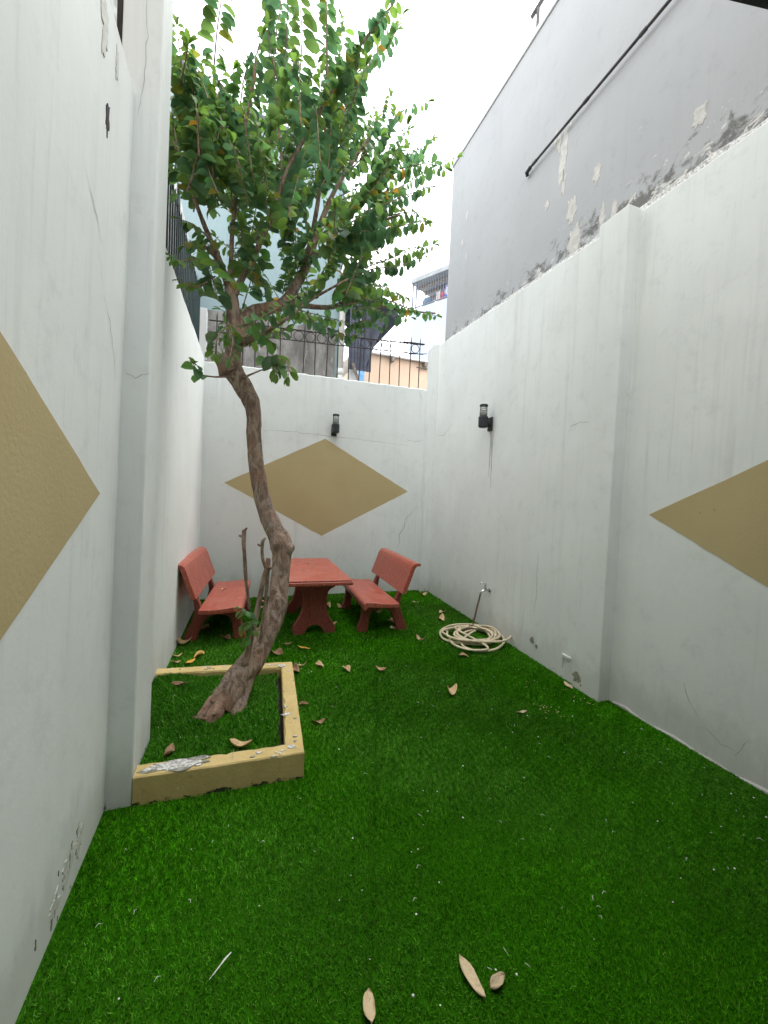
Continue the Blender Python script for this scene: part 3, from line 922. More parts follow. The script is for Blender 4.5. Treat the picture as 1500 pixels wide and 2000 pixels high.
def blob(cu, cv, ru, rv, frame, off=.002, n=26, rag=.35, seed=0):
    """ragged flat patch, slightly proud"""
    vs = []
    for i in range(n):
        a = 2*math.pi*i/n
        r = 1+rag*noise.noise(Vector((math.cos(a)*1.7+seed*3.1, math.sin(a)*1.7, seed)))+rag*.6*noise.noise(Vector((math.cos(a)*5+seed, math.sin(a)*5, seed*2)))
        vs.append((cu+ru*r*math.cos(a), cv+rv*r*math.sin(a)))
    top = [frame(u, v, off) for u, v in vs]
    bot = [frame(u, v, -.002) for u, v in vs]
    return MB().add(top+bot, [tuple(range(n))]+[(i, (i+1) % n, n+(i+1) % n, n+i) for i in range(n)])

def lerp(a, b, t):
    return a+(b-a)*t

# ------------------------------------------------------------------ ground and turf
g = MB().add([(-160, -160, -.05), (160, -160, -.05), (160, 160, -.05), (-160, 160, -.05)], [(0, 1, 2, 3)])
tag(g.build('ground', 'ground_soil'), kind='structure')
g = MB().add([(-.9, .3, 0), (3.4, .3, 0), (3.4, 6.5, 0), (-.9, 6.5, 0)], [(0, 1, 2, 3)])
tag(g.build('turf_sheet', 'turf_backing'), kind='structure')

g = MB().box((-.9, -2.3, -.045), (3.4, .299, .004))
tag(g.build('patio', 'ground_soil'), kind='structure')
PF0, PF1 = (-.47, 2.29), (.402, 2.25)          # planter outer front edge
PB1, PB0 = (.492, 3.53), (-.60, 3.66)          # planter outer back edge
def planter_in(x, y, grow=0.):
    t = (x-PF0[0])/(PF1[0]-PF0[0])
    yf = PF0[1]+(PF1[1]-PF0[1])*t-grow
    t = (x-PB0[0])/(PB1[0]-PB0[0])
    yb = PB0[1]+(PB1[1]-PB0[1])*t+grow
    xr = PF1[0]+(PB1[0]-PF1[0])*(y-PF1[1])/(PB1[1]-PF1[1])+grow
    return (x < xr) & (y > yf) & (y < yb)

def x_right(y):       # face of the right wall
    y = np.asarray(y, float)
    return np.where(y < 2.45, 2.93+.0327*y, np.where(y < 2.75, 2.89, 2.93+(y-2.75)*.0765))
def x_left(y):
    y = np.asarray(y, float)
    return np.where(y < 2.3, -.592, np.where(y < 2.75, -.468, -.60+(y-2.75)*.027))

def blades(name, x, y, z, hgt, wid, parent=None, label=None, dull=0.):
    n_ = len(x)
    ang = RNG.uniform(0, 2*np.pi, n_)
    # pile leans in drifting directions
    la = 2.2*np.sin(x*1.3+.7*y)+1.1*np.sin(y*2.1-x*.8)+RNG.normal(0, 1.3, n_)
    q1 = np.floor(x/.021+.35*np.sin(y*41)).astype(np.int64)*7349+np.floor(y/.024+.35*np.sin(x*37)).astype(np.int64)*1237
    q2 = np.floor(x/.06+.4*np.sin(y*17)).astype(np.int64)*913+np.floor(y/.05+.4*np.sin(x*15)).astype(np.int64)*5477
    h1, h2 = (q1*2654435761 % 10007)/10007., (q2*2654435761 % 10009)/10009.
    la = la+(h1-.5)*3.2
    ln = hgt*RNG.uniform(.35, 1.25, n_)
    h = hgt*RNG.uniform(.65, 1.1, n_)
    wx, wy = np.cos(ang)*wid/2, np.sin(ang)*wid/2
    dx, dy = np.cos(la)*ln, np.sin(la)*ln
    v = np.empty((n_, 5, 3))
    v[:, 0] = np.stack([x-wx, y-wy, z], 1)
    v[:, 1] = np.stack([x+wx, y+wy, z], 1)
    v[:, 2] = np.stack([x+wx*.85+dx*.35, y+wy*.85+dy*.35, z+h*.62], 1)
    v[:, 3] = np.stack([x-wx*.85+dx*.35, y-wy*.85+dy*.35, z+h*.62], 1)
    v[:, 4] = np.stack([x+dx, y+dy, z+h], 1)
    me = bpy.data.meshes.new(name)
    nv = n_*5
    me.vertices.add(nv)
    me.vertices.foreach_set('co', v.reshape(-1))
    b = (np.arange(n_)*5)[:, None]
    quad = b+np.array([[0, 1, 2, 3]])
    tri = b+np.array([[3, 2, 4]])
    loops = np.concatenate([quad, tri], 1).reshape(-1)
    me.loops.add(len(loops))
    me.loops.foreach_set('vertex_index', loops)
    me.polygons.add(2*n_)
    st = np.empty((n_, 2), int)
    st[:, 0] = np.arange(n_)*7
    st[:, 1] = st[:, 0]+4
    me.polygons.foreach_set('loop_start', st.reshape(-1))
    me.polygons.foreach_set('loop_total', np.tile([4, 3], n_))
    me.update(calc_edges=True)
    # blade colours: dyed greens, with a paler greyed green painting in sheen
    pal = np.array([[.056, .255, .005], [.080, .325, .008], [.034, .190, .004], [.145, .310, .040], [.020, .115, .003]])
    ci = RNG.choice(5, n_, p=[.34, .22, .24, .08, .12])
    c = pal[ci]*RNG.uniform(.75, 1.25, (n_, 1))
    c = c*(1-dull)+dull*c.mean(1, keepdims=True)*np.array([[.75, 1.15, .45]])
    patch = .90+.16*np.sin(x*3.1+1.7*np.sin(y*2.3))*np.sin(y*2.7+x)+.08*np.sin(x*9+y*7)*np.sin(x*4-y*6)-.22*np.exp(-((x-.35*y-.05)/.02)**2)-.16*np.exp(-((x-.22*y-1.35)/.018)**2)  # pile sheen painted as light and dark patches, plus faint seams
    patch = patch*(.72+.50*h1)*(.86+.26*h2)
    c = c*patch[:, None]
    worn = np.clip(.5+.9*np.sin(x*1.9+2.1)*np.sin(y*1.55+.6)+.35*np.sin(x*5.3+y*3.7), 0, 1)*.30
    c = c*(1-worn[:, None])+worn[:, None]*c.mean(1, keepdims=True)*np.array([[.95, 1.6, .45]])
    col = np.ones((n_, 5, 4))
    col[:, :, :3] = c[:, None, :]
    at = me.color_attributes.new('Col', 'FLOAT_COLOR', 'POINT')
    at.data.foreach_set('color', col.reshape(-1))
    o = link(name, me, 'turf_blade', parent)
    if label:
        tag(o, label, 'grass', kind='stuff')
    else:
        o['kind'] = 'stuff'
    return o

def scatter(x0, x1, y0, y1, dens):
    n_ = int((x1-x0)*(y1-y0)*dens)
    return RNG.uniform(x0, x1, n_), RNG.uniform(y0, y1, n_)
xs, ys, hs_, ws = [], [], [], []
for (y0, y1, dens, hh, ww) in ((.45, 1.7, 42000, .0115, .0025), (1.7, 2.6, 30000, .0145, .0033), (2.6, 3.8, 19000, .018, .0044), (3.8, 5.0, 12000, .021, .0058), (5.0, 6.4, 8500, .023, .0072)):
    x, y = scatter(-.62, 3.24, y0, y1, dens)
    k_ = (x < x_right(y)-.006) & (x > x_left(y)+.006) & ~planter_in(x, y, .004)
    x, y = x[k_], y[k_]
    xs.append(x); ys.append(y); hs_.append(np.full(len(x), hh)); ws.append(np.full(len(x), ww))
X_, Y_ = np.concatenate(xs), np.concatenate(ys)
blades('artificial_turf', X_, Y_, np.zeros(len(X_)), np.concatenate(hs_), np.concatenate(ws), label='short dense green artificial turf covering the whole yard floor')

# ------------------------------------------------------------------ left boundary wall with tall pilaster
LEAN = .022
def fL(u, v, o):      # near left wall: u = y, v = z, facing +x; it leans in a little
    return (-.592+LEAN*v+o, u, v)
lw = empty('boundary_wall', (-.592, 2, 0))
tag(lw, 'white plaster wall at the left with half an ochre diamond', 'wall')
def under(o, parent):
    o.parent = parent
    o.matrix_parent_inverse = Matrix.Translation(parent.location).inverted() @ Matrix.Identity(4) if parent.rotation_euler.z == 0 else parent.matrix_basis.inverted()
    return o
def part(mb, name, mat, parent, **kw):
    return under(mb.build(name, mat, None, **kw), parent)

nw = wall_run((-.592, -2.2), (-.592, 2.30), -.07, -.04, 3.47, 3.53, 50, seed=3)
nw.v = [(x+LEAN*z, y, z) for x, y, z in nw.v]
part(nw, 'wall', 'white_plaster', lw)
part(wall_run((-.60, 2.745), (-.505, 6.42), -.16, -.04, 3.52, 3.53, 60, seed=9, rough=.01), 'wall', 'white_plaster', lw)
pil = MB().add([(-.645, 2.30, -.04), (-.472, 2.30, -.04), (-.470, 2.745, -.04), (-.645, 2.745, -.04),
                (-.555, 2.30, 4.62), (-.385, 2.30, 4.62), (-.435, 2.79, 4.62), (-.56, 2.79, 4.62)],
               [(0, 3, 2, 1), (4, 5, 6, 7), (0, 1, 5, 4), (1, 2, 6, 5), (2, 3, 7, 6), (3, 0, 4, 7)])
part(pil, 'pilaster', 'white_plaster', lw, bevel=.008)
def diamond(c, hw, hh, frame, th=.0025, s=1):
    pts = []
    cs = [(c[0]-hw, c[1]), (c[0], c[1]-hh), (c[0]+hw, c[1]), (c[0], c[1]+hh)]
    for i in range(4):
        a, b = cs[i], cs[(i+1) % 4]
        for j in range(18):
            t = j/18
            jx, jy = (0, 0) if j == 0 else (random.gauss(0, .0016), random.gauss(0, .0016))
            pts.append((lerp(a[0], b[0], t)+jx, lerp(a[1], b[1], t)+jy))
    n_ = len(pts)
    top = [frame(u, v, th) for u, v in pts]
    bot = [frame(u, v, -.001) for u, v in pts]
    return MB().add(top+bot, [tuple(range(n_))]+[(i, (i+1) % n_, n_+(i+1) % n_, n_+i) for i in range(n_)])
part(diamond((.545, 1.61), 1.48, .74, fL), 'painted_diamond', 'ochre_paint', lw)
for pts, wd in ((((1.72, 2.75), (1.86, 2.66), (1.93, 2.60)), .004), (((1.98, 2.42), (2.06, 2.36), (2.14, 2.24), (2.19, 2.13)), .004), (((1.88, 2.58), (1.96, 2.46)), .0025)):
    part(ribbon(jag(pts), wd, fL), 'crack', 'crack_dark', lw)
part(blob(1.93, 3.09, .018, .065, fL, .003, n=32, rag=.8, seed=4), 'hole', 'hole_dark', lw)
for (cu, cv, ru, rv, sd) in ((1.86, 3.37, .04, .08, 8), (2.02, 3.38, .02, .05, 10)):
    part(blob(cu, cv, ru, rv, fL, .003, n=36, rag=.9, seed=sd), 'peeled_patch', 'peeled_soft', lw)
for i, (yy, zz, ru, rv) in enumerate(((1.72, .10, .04, .04), (1.84, .13, .05, .06), (1.95, .16, .04, .07))):
    part(blob(yy, zz, ru, rv, fL, .002, n=40, rag=.9, seed=i+70), 'peeled_patch', 'peeled_soft', lw)
for i in range(15):   # dark mould flakes where the paint failed at the wall foot
    yy = random.gauss(1.82, .13)
    part(blob(yy, max(.02, random.gauss(.12+(yy-1.75)*.25, .05)), random.uniform(.002, .006), random.uniform(.006, .016), fL, .0025, n=22, rag=1.2, seed=i+20), 'mould_spot', 'stain_black', lw)
def fPf(u, v, o):     # pilaster front, facing -y
    return (u, 2.30-o, v)
part(ribbon(jag(((-.535, 2.20), (-.49, 2.18), (-.43, 2.21)), .015, .006), .0028, fPf), 'crack', 'crack_dark', lw)
part(ribbon(jag(((-.475, 3.98), (-.468, 3.8), (-.475, 3.6), (-.50, 3.42)), .03, .004), .0022, fPf), 'crack', 'crack_dark', lw)

# ------------------------------------------------------------------ back boundary wall
YB = 6.42
def fB(u, v, o):
    return (u, YB-o, v)
bw = empty('boundary_wall', (1.3, YB, 0))
tag(bw, 'white plaster back wall with the full ochre diamond', 'wall')
part(wall_run((-.505, YB), (3.26, YB), -.16, -.04, 3.50, 3.555, 70, seed=31, rough=.012, rag=.02), 'wall', 'white_plaster', bw)
part(MB().box((3.05, 6.30, -.04), (3.24, YB-.003, 4.23)).add([(3.05, 6.30, 4.23), (3.24, 6.30, 4.23), (3.24, YB-.003, 4.23), (3.05, YB-.003, 4.23), (3.09, 6.30, 4.29), (3.24, 6.30, 4.31), (3.24, YB-.003, 4.31), (3.09, YB-.003, 4.29)], [(4, 5, 6, 7), (0, 1, 5, 4), (1, 2, 6, 5), (2, 3, 7, 6), (3, 0, 4, 7)]), 'pilaster', 'white_plaster', bw)
part(MB().box((-.60, YB-.06, 3.535), (-.485, YB+.1, 4.22)), 'corner_post', 'pale_plaster', bw, bevel=.008)
part(diamond((1.293, 1.752), 1.49, .785, fB), 'painted_diamond', 'ochre_paint', bw)
for pts, wd in ((((.2, 2.58), (.8, 2.60), (1.4, 2.585), (2.0, 2.575), (2.75, 2.545)), .005),
                (((2.98, 1.50), (2.86, 1.36), (2.76, 1.28), (2.74, 1.1), (2.66, .98), (2.67, .86), (2.62, .72)), .008),
                (((2.8, 1.31), (2.76, 1.18), (2.66, 1.02)), .004), (((2.70, 2.65), (2.85, 2.63), (3.03, 2.66)), .005), (((2.9, 3.52), (2.96, 3.40), (2.98, 3.33)), .005)):
    part(ribbon(jag(pts, .05, .012), wd, fB), 'crack', 'crack_dark', bw)

# ------------------------------------------------------------------ right boundary wall
def fRn(u, v, o):     # near right wall, u = y
    return (float(x_right(u))-o, u, v)
def fRf(u, v, o):     # far right wall
    return (2.93+(u-2.75)*.0765-o, u, v)
rw = empty('boundary_wall', (3.0, 3, 0))
tag(rw, 'white plaster wall at the right with its own ochre diamond cut by the picture edge', 'wall')
part(wall_run((2.858, -2.2), (3.010, 2.45), .11, -.04, 4.02, 4.06, 50, seed=41, rough=.012), 'wall', 'white_plaster', rw)
part(wall_run((2.93, 2.752), (3.202, 6.30), .11, -.04, 4.02, 4.305, 60, seed=47, rough=.014), 'wall', 'white_plaster', rw)
part(MB().add([(2.888, 2.45, -.04), (3.10, 2.45, -.04), (3.10, 2.752, -.04), (2.912, 2.752, -.04), (2.872, 2.45, 4.075), (3.10, 2.45, 4.075), (3.10, 2.752, 4.085), (2.898, 2.752, 4.085)],
              [(0, 3, 2, 1), (4, 5, 6, 7), (0, 1, 5, 4), (1, 2, 6, 5), (2, 3, 7, 6), (3, 0, 4, 7)]), 'pilaster', 'white_plaster', rw, bevel=.008)
# low uneven cement fillet along the near foot
part(wall_run((2.846, -2.2), (2.999, 2.44), +.05, -.04, .016, .018, 60, seed=53, rough=.03), 'cement_fillet', 'peeled_plaster', rw)
part(diamond((.72, 1.60), 1.48, .745, fRn), 'painted_diamond', 'ochre_paint', rw)
for pts, wd, fr_ in ((((6.2, 2.74), (5.95, 2.70), (5.75, 2.78), (5.6, 2.86)), .006, fRf), (((3.0, 2.39), (2.85, 2.41), (2.77, 2.40)), .005, fRf),
                     (((1.86, .42), (1.80, .30), (1.74, .24)), .004, fRn), (((1.70, .20), (1.60, .14), (1.52, .145)), .004, fRn), (((1.46, .26), (1.49, .18), (1.52, .12)), .004, fRn),
                     (((3.35, 1.15), (3.36, .9), (3.34, .7), (3.37, .45)), .006, fRf)):
    part(ribbon(jag(pts, .03, .007), wd, fr_), 'crack', 'crack_dark', rw)
for (u, v, ru, rv, fr_, sd) in ((2.70, .10, .05, .045, fRf, 3), (2.62, .05, .04, .02, fRf, 5), (3.37, .19, .035, .03, fRf, 7), (3.30, .155, .02, .02, fRf, 8)):
    part(blob(u, v, ru, rv, (lambda a, b, o: (2.907-o, a, b)) if u < 2.75 else fr_, .004, n=18, rag=.6, seed=sd), 'mould_spot', 'stain_black', rw)
for dy, l in ((-.028, .75), (.0, .35), (.025, .6)):   # drip marks below the lamp
    part(ribbon([(4.41+dy+random.gauss(0, .002), 2.56-l*t/12) for t in range(13)], .012, fRf), 'drip_mark', 'drip_stain', rw)
# small drain outlet at the wall foot
part(MB().box((2.925, 2.80, .21), (2.96, 2.91, .235)).box((2.93, 2.80, .10), (2.96, 2.812, .21)).box((2.93, 2.898, .10), (2.96, 2.91, .21)), 'cement_frame', 'white_plaster', rw)

# ------------------------------------------------------------------ grey building behind the right wall
GB = empty('neighbour_building', (3.3, 3, 0))
tag(GB, 'tall grey rendered building wall with peeling paint above the right wall', 'building')
def gx(y):
    return 3.05+.0285*y
def fG(u, v, o):
    return (gx(u)-o, u, v)
part(MB().add([(gx(-3), -3, 0), (gx(6.15), 6.15, 0), (7, 6.15, 0), (7, -3, 0), (gx(-3), -3, 7.12), (gx(6.15), 6.15, 7.18), (7, 6.15, 7.18), (7, -3, 7.12)],
              [(0, 3, 2, 1), (4, 5, 6, 7), (0, 1, 5, 4), (1, 2, 6, 5), (2, 3, 7, 6), (3, 0, 4, 7)]), 'wall', 'grey_plaster', GB)
part(MB().add([(gx(-3)-.02, -3, 7.125), (gx(6.15)-.02, 6.18, 7.185), (7, 6.18, 7.185), (7, -3, 7.125), (gx(-3)-.02, -3, 7.20), (gx(6.15)-.02, 6.18, 7.26), (7, 6.18, 7.26), (7, -3, 7.20)],
              [(0, 3, 2, 1), (4, 5, 6, 7), (0, 1, 5, 4), (1, 2, 6, 5), (2, 3, 7, 6), (3, 0, 4, 7)]), 'coping', 'pale_plaster', GB, bevel=.01)
# thin mortar fillet closing the joint on top of the boundary wall
part(wall_run((2.985, -1.2), (3.207, 6.15), .10, 4.0, 4.045, 4.32, 60, seed=61, rough=.03), 'mortar_joint', 'bare_cement', GB)
for (u, v, ru, rv, sd) in ((3.52, 5.33, .055, .23, 1), (3.60, 5.52, .03, .09, 12), (3.50, 5.05, .03, .12, 2), (3.74, 4.98, .035, .045, 3), (3.05, 4.82, .04, .10, 4), (3.36, 4.68, .06, .13, 5), (3.30, 4.36, .08, .14, 6), (2.95, 4.36, .03, .09, 7),
                           (5.6, 6.05, .03, .06, 8), (5.55, 5.4, .02, .05, 9), (2.1, 4.55, .05, .07, 11), (2.82, 4.30, .03, .09, 17), (5.7, 5.7, .02, .04, 19), (3.66, 5.62, .02, .07, 21), (3.44, 5.62, .015, .06, 22)):
    part(blob(u, v, ru, rv, fG, .003, n=56, rag=.68, seed=sd), 'peeled_patch', 'peeled_plaster', GB)
pipe = empty('wall_pipe', (3.12, 3.2, 5.6))
tag(pipe, 'long dark pipe running along the grey building wall', 'pipe')
pz = lambda y: (gx(y)-.045, y, 5.585+(4.02-y)*.03)
part(MB().tube([pz(4.02-i*.35) for i in range(14)], .014, 10), 'pipe_run', 'pipe_dark', pipe, smooth=True)
for y in (3.95, 3.2, 2.6, 1.9):
    a, b = Vector(pz(y+.03)), Vector(pz(y-.03))
    part(MB().tube([a, b], .018, 10), 'pipe_socket', 'pipe_dark', pipe)
part(MB().tube([pz(4.02), (gx(4.09)-.045, 4.085, 5.57), (gx(4.1)-.02, 4.10, 5.55)], [.022, .022, .02], 10), 'pipe_end', 'black_metal', pipe, smooth=True)
ap = empty('roof_pole', (3.42, 4.3, 7.2))
tag(ap, 'thin pole with a short slanted crossbar on the grey building roof', 'pole')
part(MB().tube([(3.33, 4.3, 7.2), (3.33, 4.31, 7.80)], .022, 8), 'pole', 'pipe_dark', ap)
part(MB().tube([(3.30, 4.40, 7.74), (3.36, 4.20, 7.86)], .026, 8), 'crossbar', 'pipe_dark', ap)

# ------------------------------------------------------------------ houses beyond the back wall
th = empty('teal_house', (0, 8.2, 0))
tag(th, 'pale teal house wall with sloping gable behind the tree and back fence', 'house')
gab = [(-3.2, 0), (1.86, 0), (1.86, 8.15), (-.55, 8.40), (-1.35, 8.88), (-3.2, 9.6)]
part(MB().prism(gab, lambda u, v, w_: (u, w_, v), 8.0, 12.0), 'wall', 'teal_plaster', th)
rf = [(-3.3, 9.70), (-1.37, 8.95), (-.53, 8.46), (1.95, 8.21), (1.95, 8.26), (-.50, 8.52), (-1.33, 9.03), (-3.3, 9.80)]
part(MB().prism(rf, lambda u, v, w_: (u, w_, v), 7.9, 12.1), 'roof_edge', 'dark_sheet', th)
top = [(-3.2, 5.05)]
x = -3.2
while x < 1.72:
    x += random.uniform(.12, .4)
    top.append((min(x, 1.74), 4.92+random.uniform(-.10, .12)))
poly = [(-3.2, 0), (1.74, 0)]+top[::-1]
part(MB().prism(poly, lambda u, v, w_: (u, w_, v), 7.985, 8.05), 'raw_cement_base', 'raw_cement', th)
dp = empty('drain_pipe', (1.84, 7.9, 0))
tag(dp, 'white plastic drain pipe at the corner of the teal house', 'pipe')
part(MB().tube([(1.845, 7.9, 4.05), (1.845, 7.9, 8.1)], .060, 14), 'pipe_run', 'pvc_white', dp, smooth=True)
part(MB().tube([(1.845, 7.9, 4.02), (1.845, 7.9, 4.14)], .075, 14), 'pipe_socket', 'pvc_white', dp, smooth=True)
part(MB().tube([(1.845, 7.9, 4.03), (1.85, 7.89, 3.95), (1.90, 7.86, 3.86), (2.02, 7.82, 3.80)], .068, 14), 'pipe_elbow', 'pvc_white', dp, smooth=True)

def corrugated(p0, pu, pv, nu, amp, th_=.01):
    """corrugated sheet: waves run along pu, straight along pv"""
    p0, pu, pv = Vector(p0), Vector(pu), Vector(pv)
    nn = pu.cross(pv).normalized()
    vs, fs = [], []
    m_ = nu*4
    for i in range(m_+1):
        t = i/m_
        h = amp*math.sin(2*math.pi*nu*t)
        for off in (0, th_):
            vs += [p0+pu*t+nn*(h+off), p0+pu*t+pv+nn*(h+off)]
    for i in range(m_):
        a, b = i*4, (i+1)*4
        fs += [(a, b, b+1, a+1), (a+2, a+3, b+3, b+2), (a, a+2, b+2, b), (a+1, b+1, b+3, a+3)]
    fs += [(0, 1, 3, 2), (m_*4, m_*4+2, m_*4+3, m_*4+1)]
    return MB().add(vs, fs)

sh_ = empty('lean_to_shed', (2.2, 7.8, 0))
tag(sh_, 'dark corrugated lean-to with hanging sheets beside the teal house', 'shed')
part(corrugated((1.93, 7.45, 5.95), (0, 2.0, 0), (1.0, 0, -.78), 14, .022), 'roof_sheet', 'dark_sheet', sh_)
part(corrugated((1.97, 7.75, 4.12), (.46, 0, 0), (-.01, 0, 1.65), 7, .014), 'hanging_sheet', 'dark_sheet', sh_)
part(MB().add([(2.30, 7.70, 5.45), (2.72, 7.72, 5.25), (2.50, 7.72, 4.70), (2.40, 7.72, 4.42), (2.30, 7.72, 4.20), (2.30, 7.73, 5.45), (2.72, 7.75, 5.25), (2.50, 7.75, 4.70), (2.40, 7.75, 4.42), (2.30, 7.75, 4.20)],
              [(0, 1, 2, 3, 4), (9, 8, 7, 6, 5), (0, 5, 6, 1), (1, 6, 7, 2), (2, 7, 8, 3), (3, 8, 9, 4), (4, 9, 5, 0)]), 'hanging_cloth', 'dark_sheet', sh_)
part(MB().box((2.0, 7.86, 3.7), (2.18, 7.9, 4.22)), 'white_board', 'white_roof', sh_)
part(MB().obox((2.16, 7.70, 3.93), (.025, 0, 0), (0, .02, 0), (-.12, 0, .30)), 'timber_prop', 'timber_grey', sh_)
for i in range(5):
    part(MB().obox((2.20, 7.8, 3.66+i*.045), (.22, 0, 0), (0, .05, 0), (0, 0, .012)), 'stacked_plank', 'timber_grey', sh_)
part(MB().tube([(2.18, 7.66, 5.4), (2.17, 7.66, 5.1), (2.10, 7.66, 4.85), (2.05, 7.66, 4.70)], .007, 5), 'cord', 'cloth_white', sh_)

ph = empty('peach_house', (4.4, 11.5, 0))
tag(ph, 'low peach painted house with white roof beyond the back fence', 'house')
part(MB().box((3.27, 11.0, 0), (6.4, 15, 5.66)), 'wall', 'peach_plaster', ph)
part(MB().add([(3.0, 10.85, 5.665), (6.6, 10.85, 5.665), (6.6, 15.2, 6.05), (3.0, 15.2, 6.05), (3.0, 10.85, 5.71), (6.6, 10.85, 5.71), (6.6, 15.2, 6.10), (3.0, 15.2, 6.10)],
              [(0, 3, 2, 1), (4, 5, 6, 7), (0, 1, 5, 4), (1, 2, 6, 5), (2, 3, 7, 6), (3, 0, 4, 7)]), 'roof', 'white_roof', ph)
for x in (4.02, 5.05, 5.9):
    part(MB().box((x, 10.8, 5.52), (x+.07, 10.99, 5.65)), 'roof_bracket', 'timber_grey', ph)
part(MB().tube([(4.9, 10.93, 5.50), (6.2, 10.93, 5.52)], .02, 6), 'conduit', 'timber_grey', ph)
bs = empty('blue_shutter', (3.15, 11, 0))
tag(bs, 'narrow light blue slatted shutter at the left edge of the peach house', 'shutter')
for i in range(13):
    part(MB().obox((3.145, 10.9, 4.30+i*.115), (.10, .03, 0), (0, .012, .01), (0, -.012, .05)), 'slat', 'blue_paint', bs)

# far building with caged balcony; its front runs obliquely
A0, A1 = Vector((6.72, 16.0, 0)), Vector((8.42, 12.92, 0))
dA = (A1-A0).normalized()
nA = Vector((-dA.y, dA.x, 0))*1.0
if nA.dot(Vector((-1, -1, 0))) < 0:
    nA = -nA
LA = (A1-A0).length
bb = empty('balcony_house', (7.5, 14.5, 0))
tag(bb, 'far blue white house with a caged laundry balcony beside the grey building', 'house')
def fA(u, d_, z):      # along the front, depth inwards, height
    p = A0+dA*u-nA*d_
    return (p.x, p.y, z)
def abox(u0, u1, d0, d1, z0, z1):
    vs = [fA(u, d_, z) for z in (z0, z1) for u, d_ in ((u0, d0), (u1, d0), (u1, d1), (u0, d1))]
    return MB().add(vs, [(0, 3, 2, 1), (4, 5, 6, 7), (0, 1, 5, 4), (1, 2, 6, 5), (2, 3, 7, 6), (3, 0, 4, 7)])
part(abox(0, LA+3, 0, 4, 0, 9.62), 'wall', 'blue_white_plaster', bb)
part(abox(2.4, LA+3, .05, 4, 9.63, 10.75), 'upper_room', 'blue_white_plaster', bb)
part(abox(-.05, LA+3, -.05, 1.9, 10.72, 10.90), 'roof_slab', 'roof_grey', bb)
for i in range(3):
    part(abox(.0, LA, .35+i*.5, .45+i*.5, 10.60, 10.715), 'roof_beam', 'timber_grey', bb)
for u in (.0, .18, 1.9):
    part(abox(u, u+.05, .0, .05, 9.625, 10.715), 'cage_post', 'cage_grey', bb)
for i in range(22):
    u = .30+i*.125
    part(abox(u, u+.022, .01, .032, 9.625, 10.715), 'cage_bar', 'cage_grey', bb)
part(abox(.0, LA, .005, .04, 9.66, 9.70), 'cage_rail', 'cage_grey', bb)
p_ = fA(.62, .35, 9.63)
bn = MB().lathe([(.22, 0), (.26, .25), (.22, .38), (.10, .46)], p_, 12)
tag(bn.build('laundry_tub', 'bin_blue', smooth=True), 'dark blue bundle on the far caged balcony', 'tub')
def cloth(u0, u1, z0, z1, d_, mat, name, lab, seed):
    vs, fs = [], []
    n1, n2 = 10, 8
    for i in range(n1+1):
        for j in range(n2+1):
            u = lerp(u0, u1, i/n1)
            z = lerp(z1, z0, j/n2)+.02*math.sin(i*1.3+seed)
            vs.append(fA(u, d_+.04*math.sin(i*1.9+seed)*(j/n2+.3), z))
    for i in range(n1):
        for j in range(n2):
            a = i*(n2+1)+j
            fs.append((a, a+n2+1, a+n2+2, a+1))
    o = MB().add(vs, fs).build(name, mat, smooth=True)
    md = o.modifiers.new('t', 'SOLIDIFY')
    md.thickness = .012
    return tag(o, lab, 'laundry')
cloth(.98, 1.12, 9.70, 10.25, .4, 'cloth_white', 'hanging_towel', 'white towel hanging on the far caged balcony', 1)
cloth(1.22, 1.40, 9.64, 10.12, .3, 'cloth_red', 'hanging_shirt', 'red shirt hanging on the far caged balcony', 2)
cloth(1.20, 1.27, 9.80, 10.20, .28, 'cloth_pink', 'hanging_shirt', 'pink shirt hanging beside the red one on the far balcony', 5)
cloth(1.45, 2.05, 9.72, 10.34, .3, 'blue_check', 'hanging_sheet', 'blue and white checked sheet hanging on the far caged balcony', 3)

# ------------------------------------------------------------------ iron fence on the back wall
fe = empty('iron_fence', (1.3, 6.5, 3.5))
tag(fe, 'thin black iron fence with ring band on top of the back wall', 'fence')
def wt(x):
    return 3.50+.055*(x+.5)/3.76
def rail_z(x):
    return 4.115+.215*(x+.4)/3.3
for dz, nm in ((0, 'rail'), (-.165, 'rail')):
    part(MB().tube([(-.47, 6.49, rail_z(-.47)+dz), (.6, 6.49, rail_z(.6)+dz+.006), (1.7, 6.49, rail_z(1.7)+dz-.004), (2.99, 6.49, rail_z(2.99)+dz)], 0.011 if dz == 0 else .008, 6), nm, 'rusty_iron', fe)
part(MB().tube([(2.60, 6.488, rail_z(2.6)+.016), (3.01, 6.488, rail_z(3.01)+.012)], .010, 6), 'rail', 'rusty_iron', fe)
x0 = -.355
for i in range(19):
    if i == 6:
        continue
    x = x0+i*.1822+random.uniform(-.006, .006)
    lean = random.uniform(-.012, .012)
    b0, b1 = Vector((x, 6.49, wt(x)-.03)), Vector((x+lean, 6.49, rail_z(x)+.13+random.uniform(-.02, .02)))
    part(MB().tube([b0, lerp(b0, b1, .92), b1], [.009, .009, .002], 6), 'bar', 'rusty_iron', fe)
for i in range(18):
    if i == 15 or i == 11:
        continue
    x = x0+(i+.5)*.1822
    R = .0735
    part(MB().torus((x, 6.492, rail_z(x)-.0825), R, .0065, (1, 0, .06), (0, 0, 1), 22, 5), 'ring', 'rusty_iron', fe)
part(MB().tube([(2.86, 6.485, 3.93), (3.06, 6.485, 3.915)], .006, 5), 'tie_rod', 'rusty_iron', fe)
part(MB().tube([(2.70, 6.485, 4.13), (3.06, 6.485, 4.19)], .007, 5), 'tie_rod', 'rusty_iron', fe)

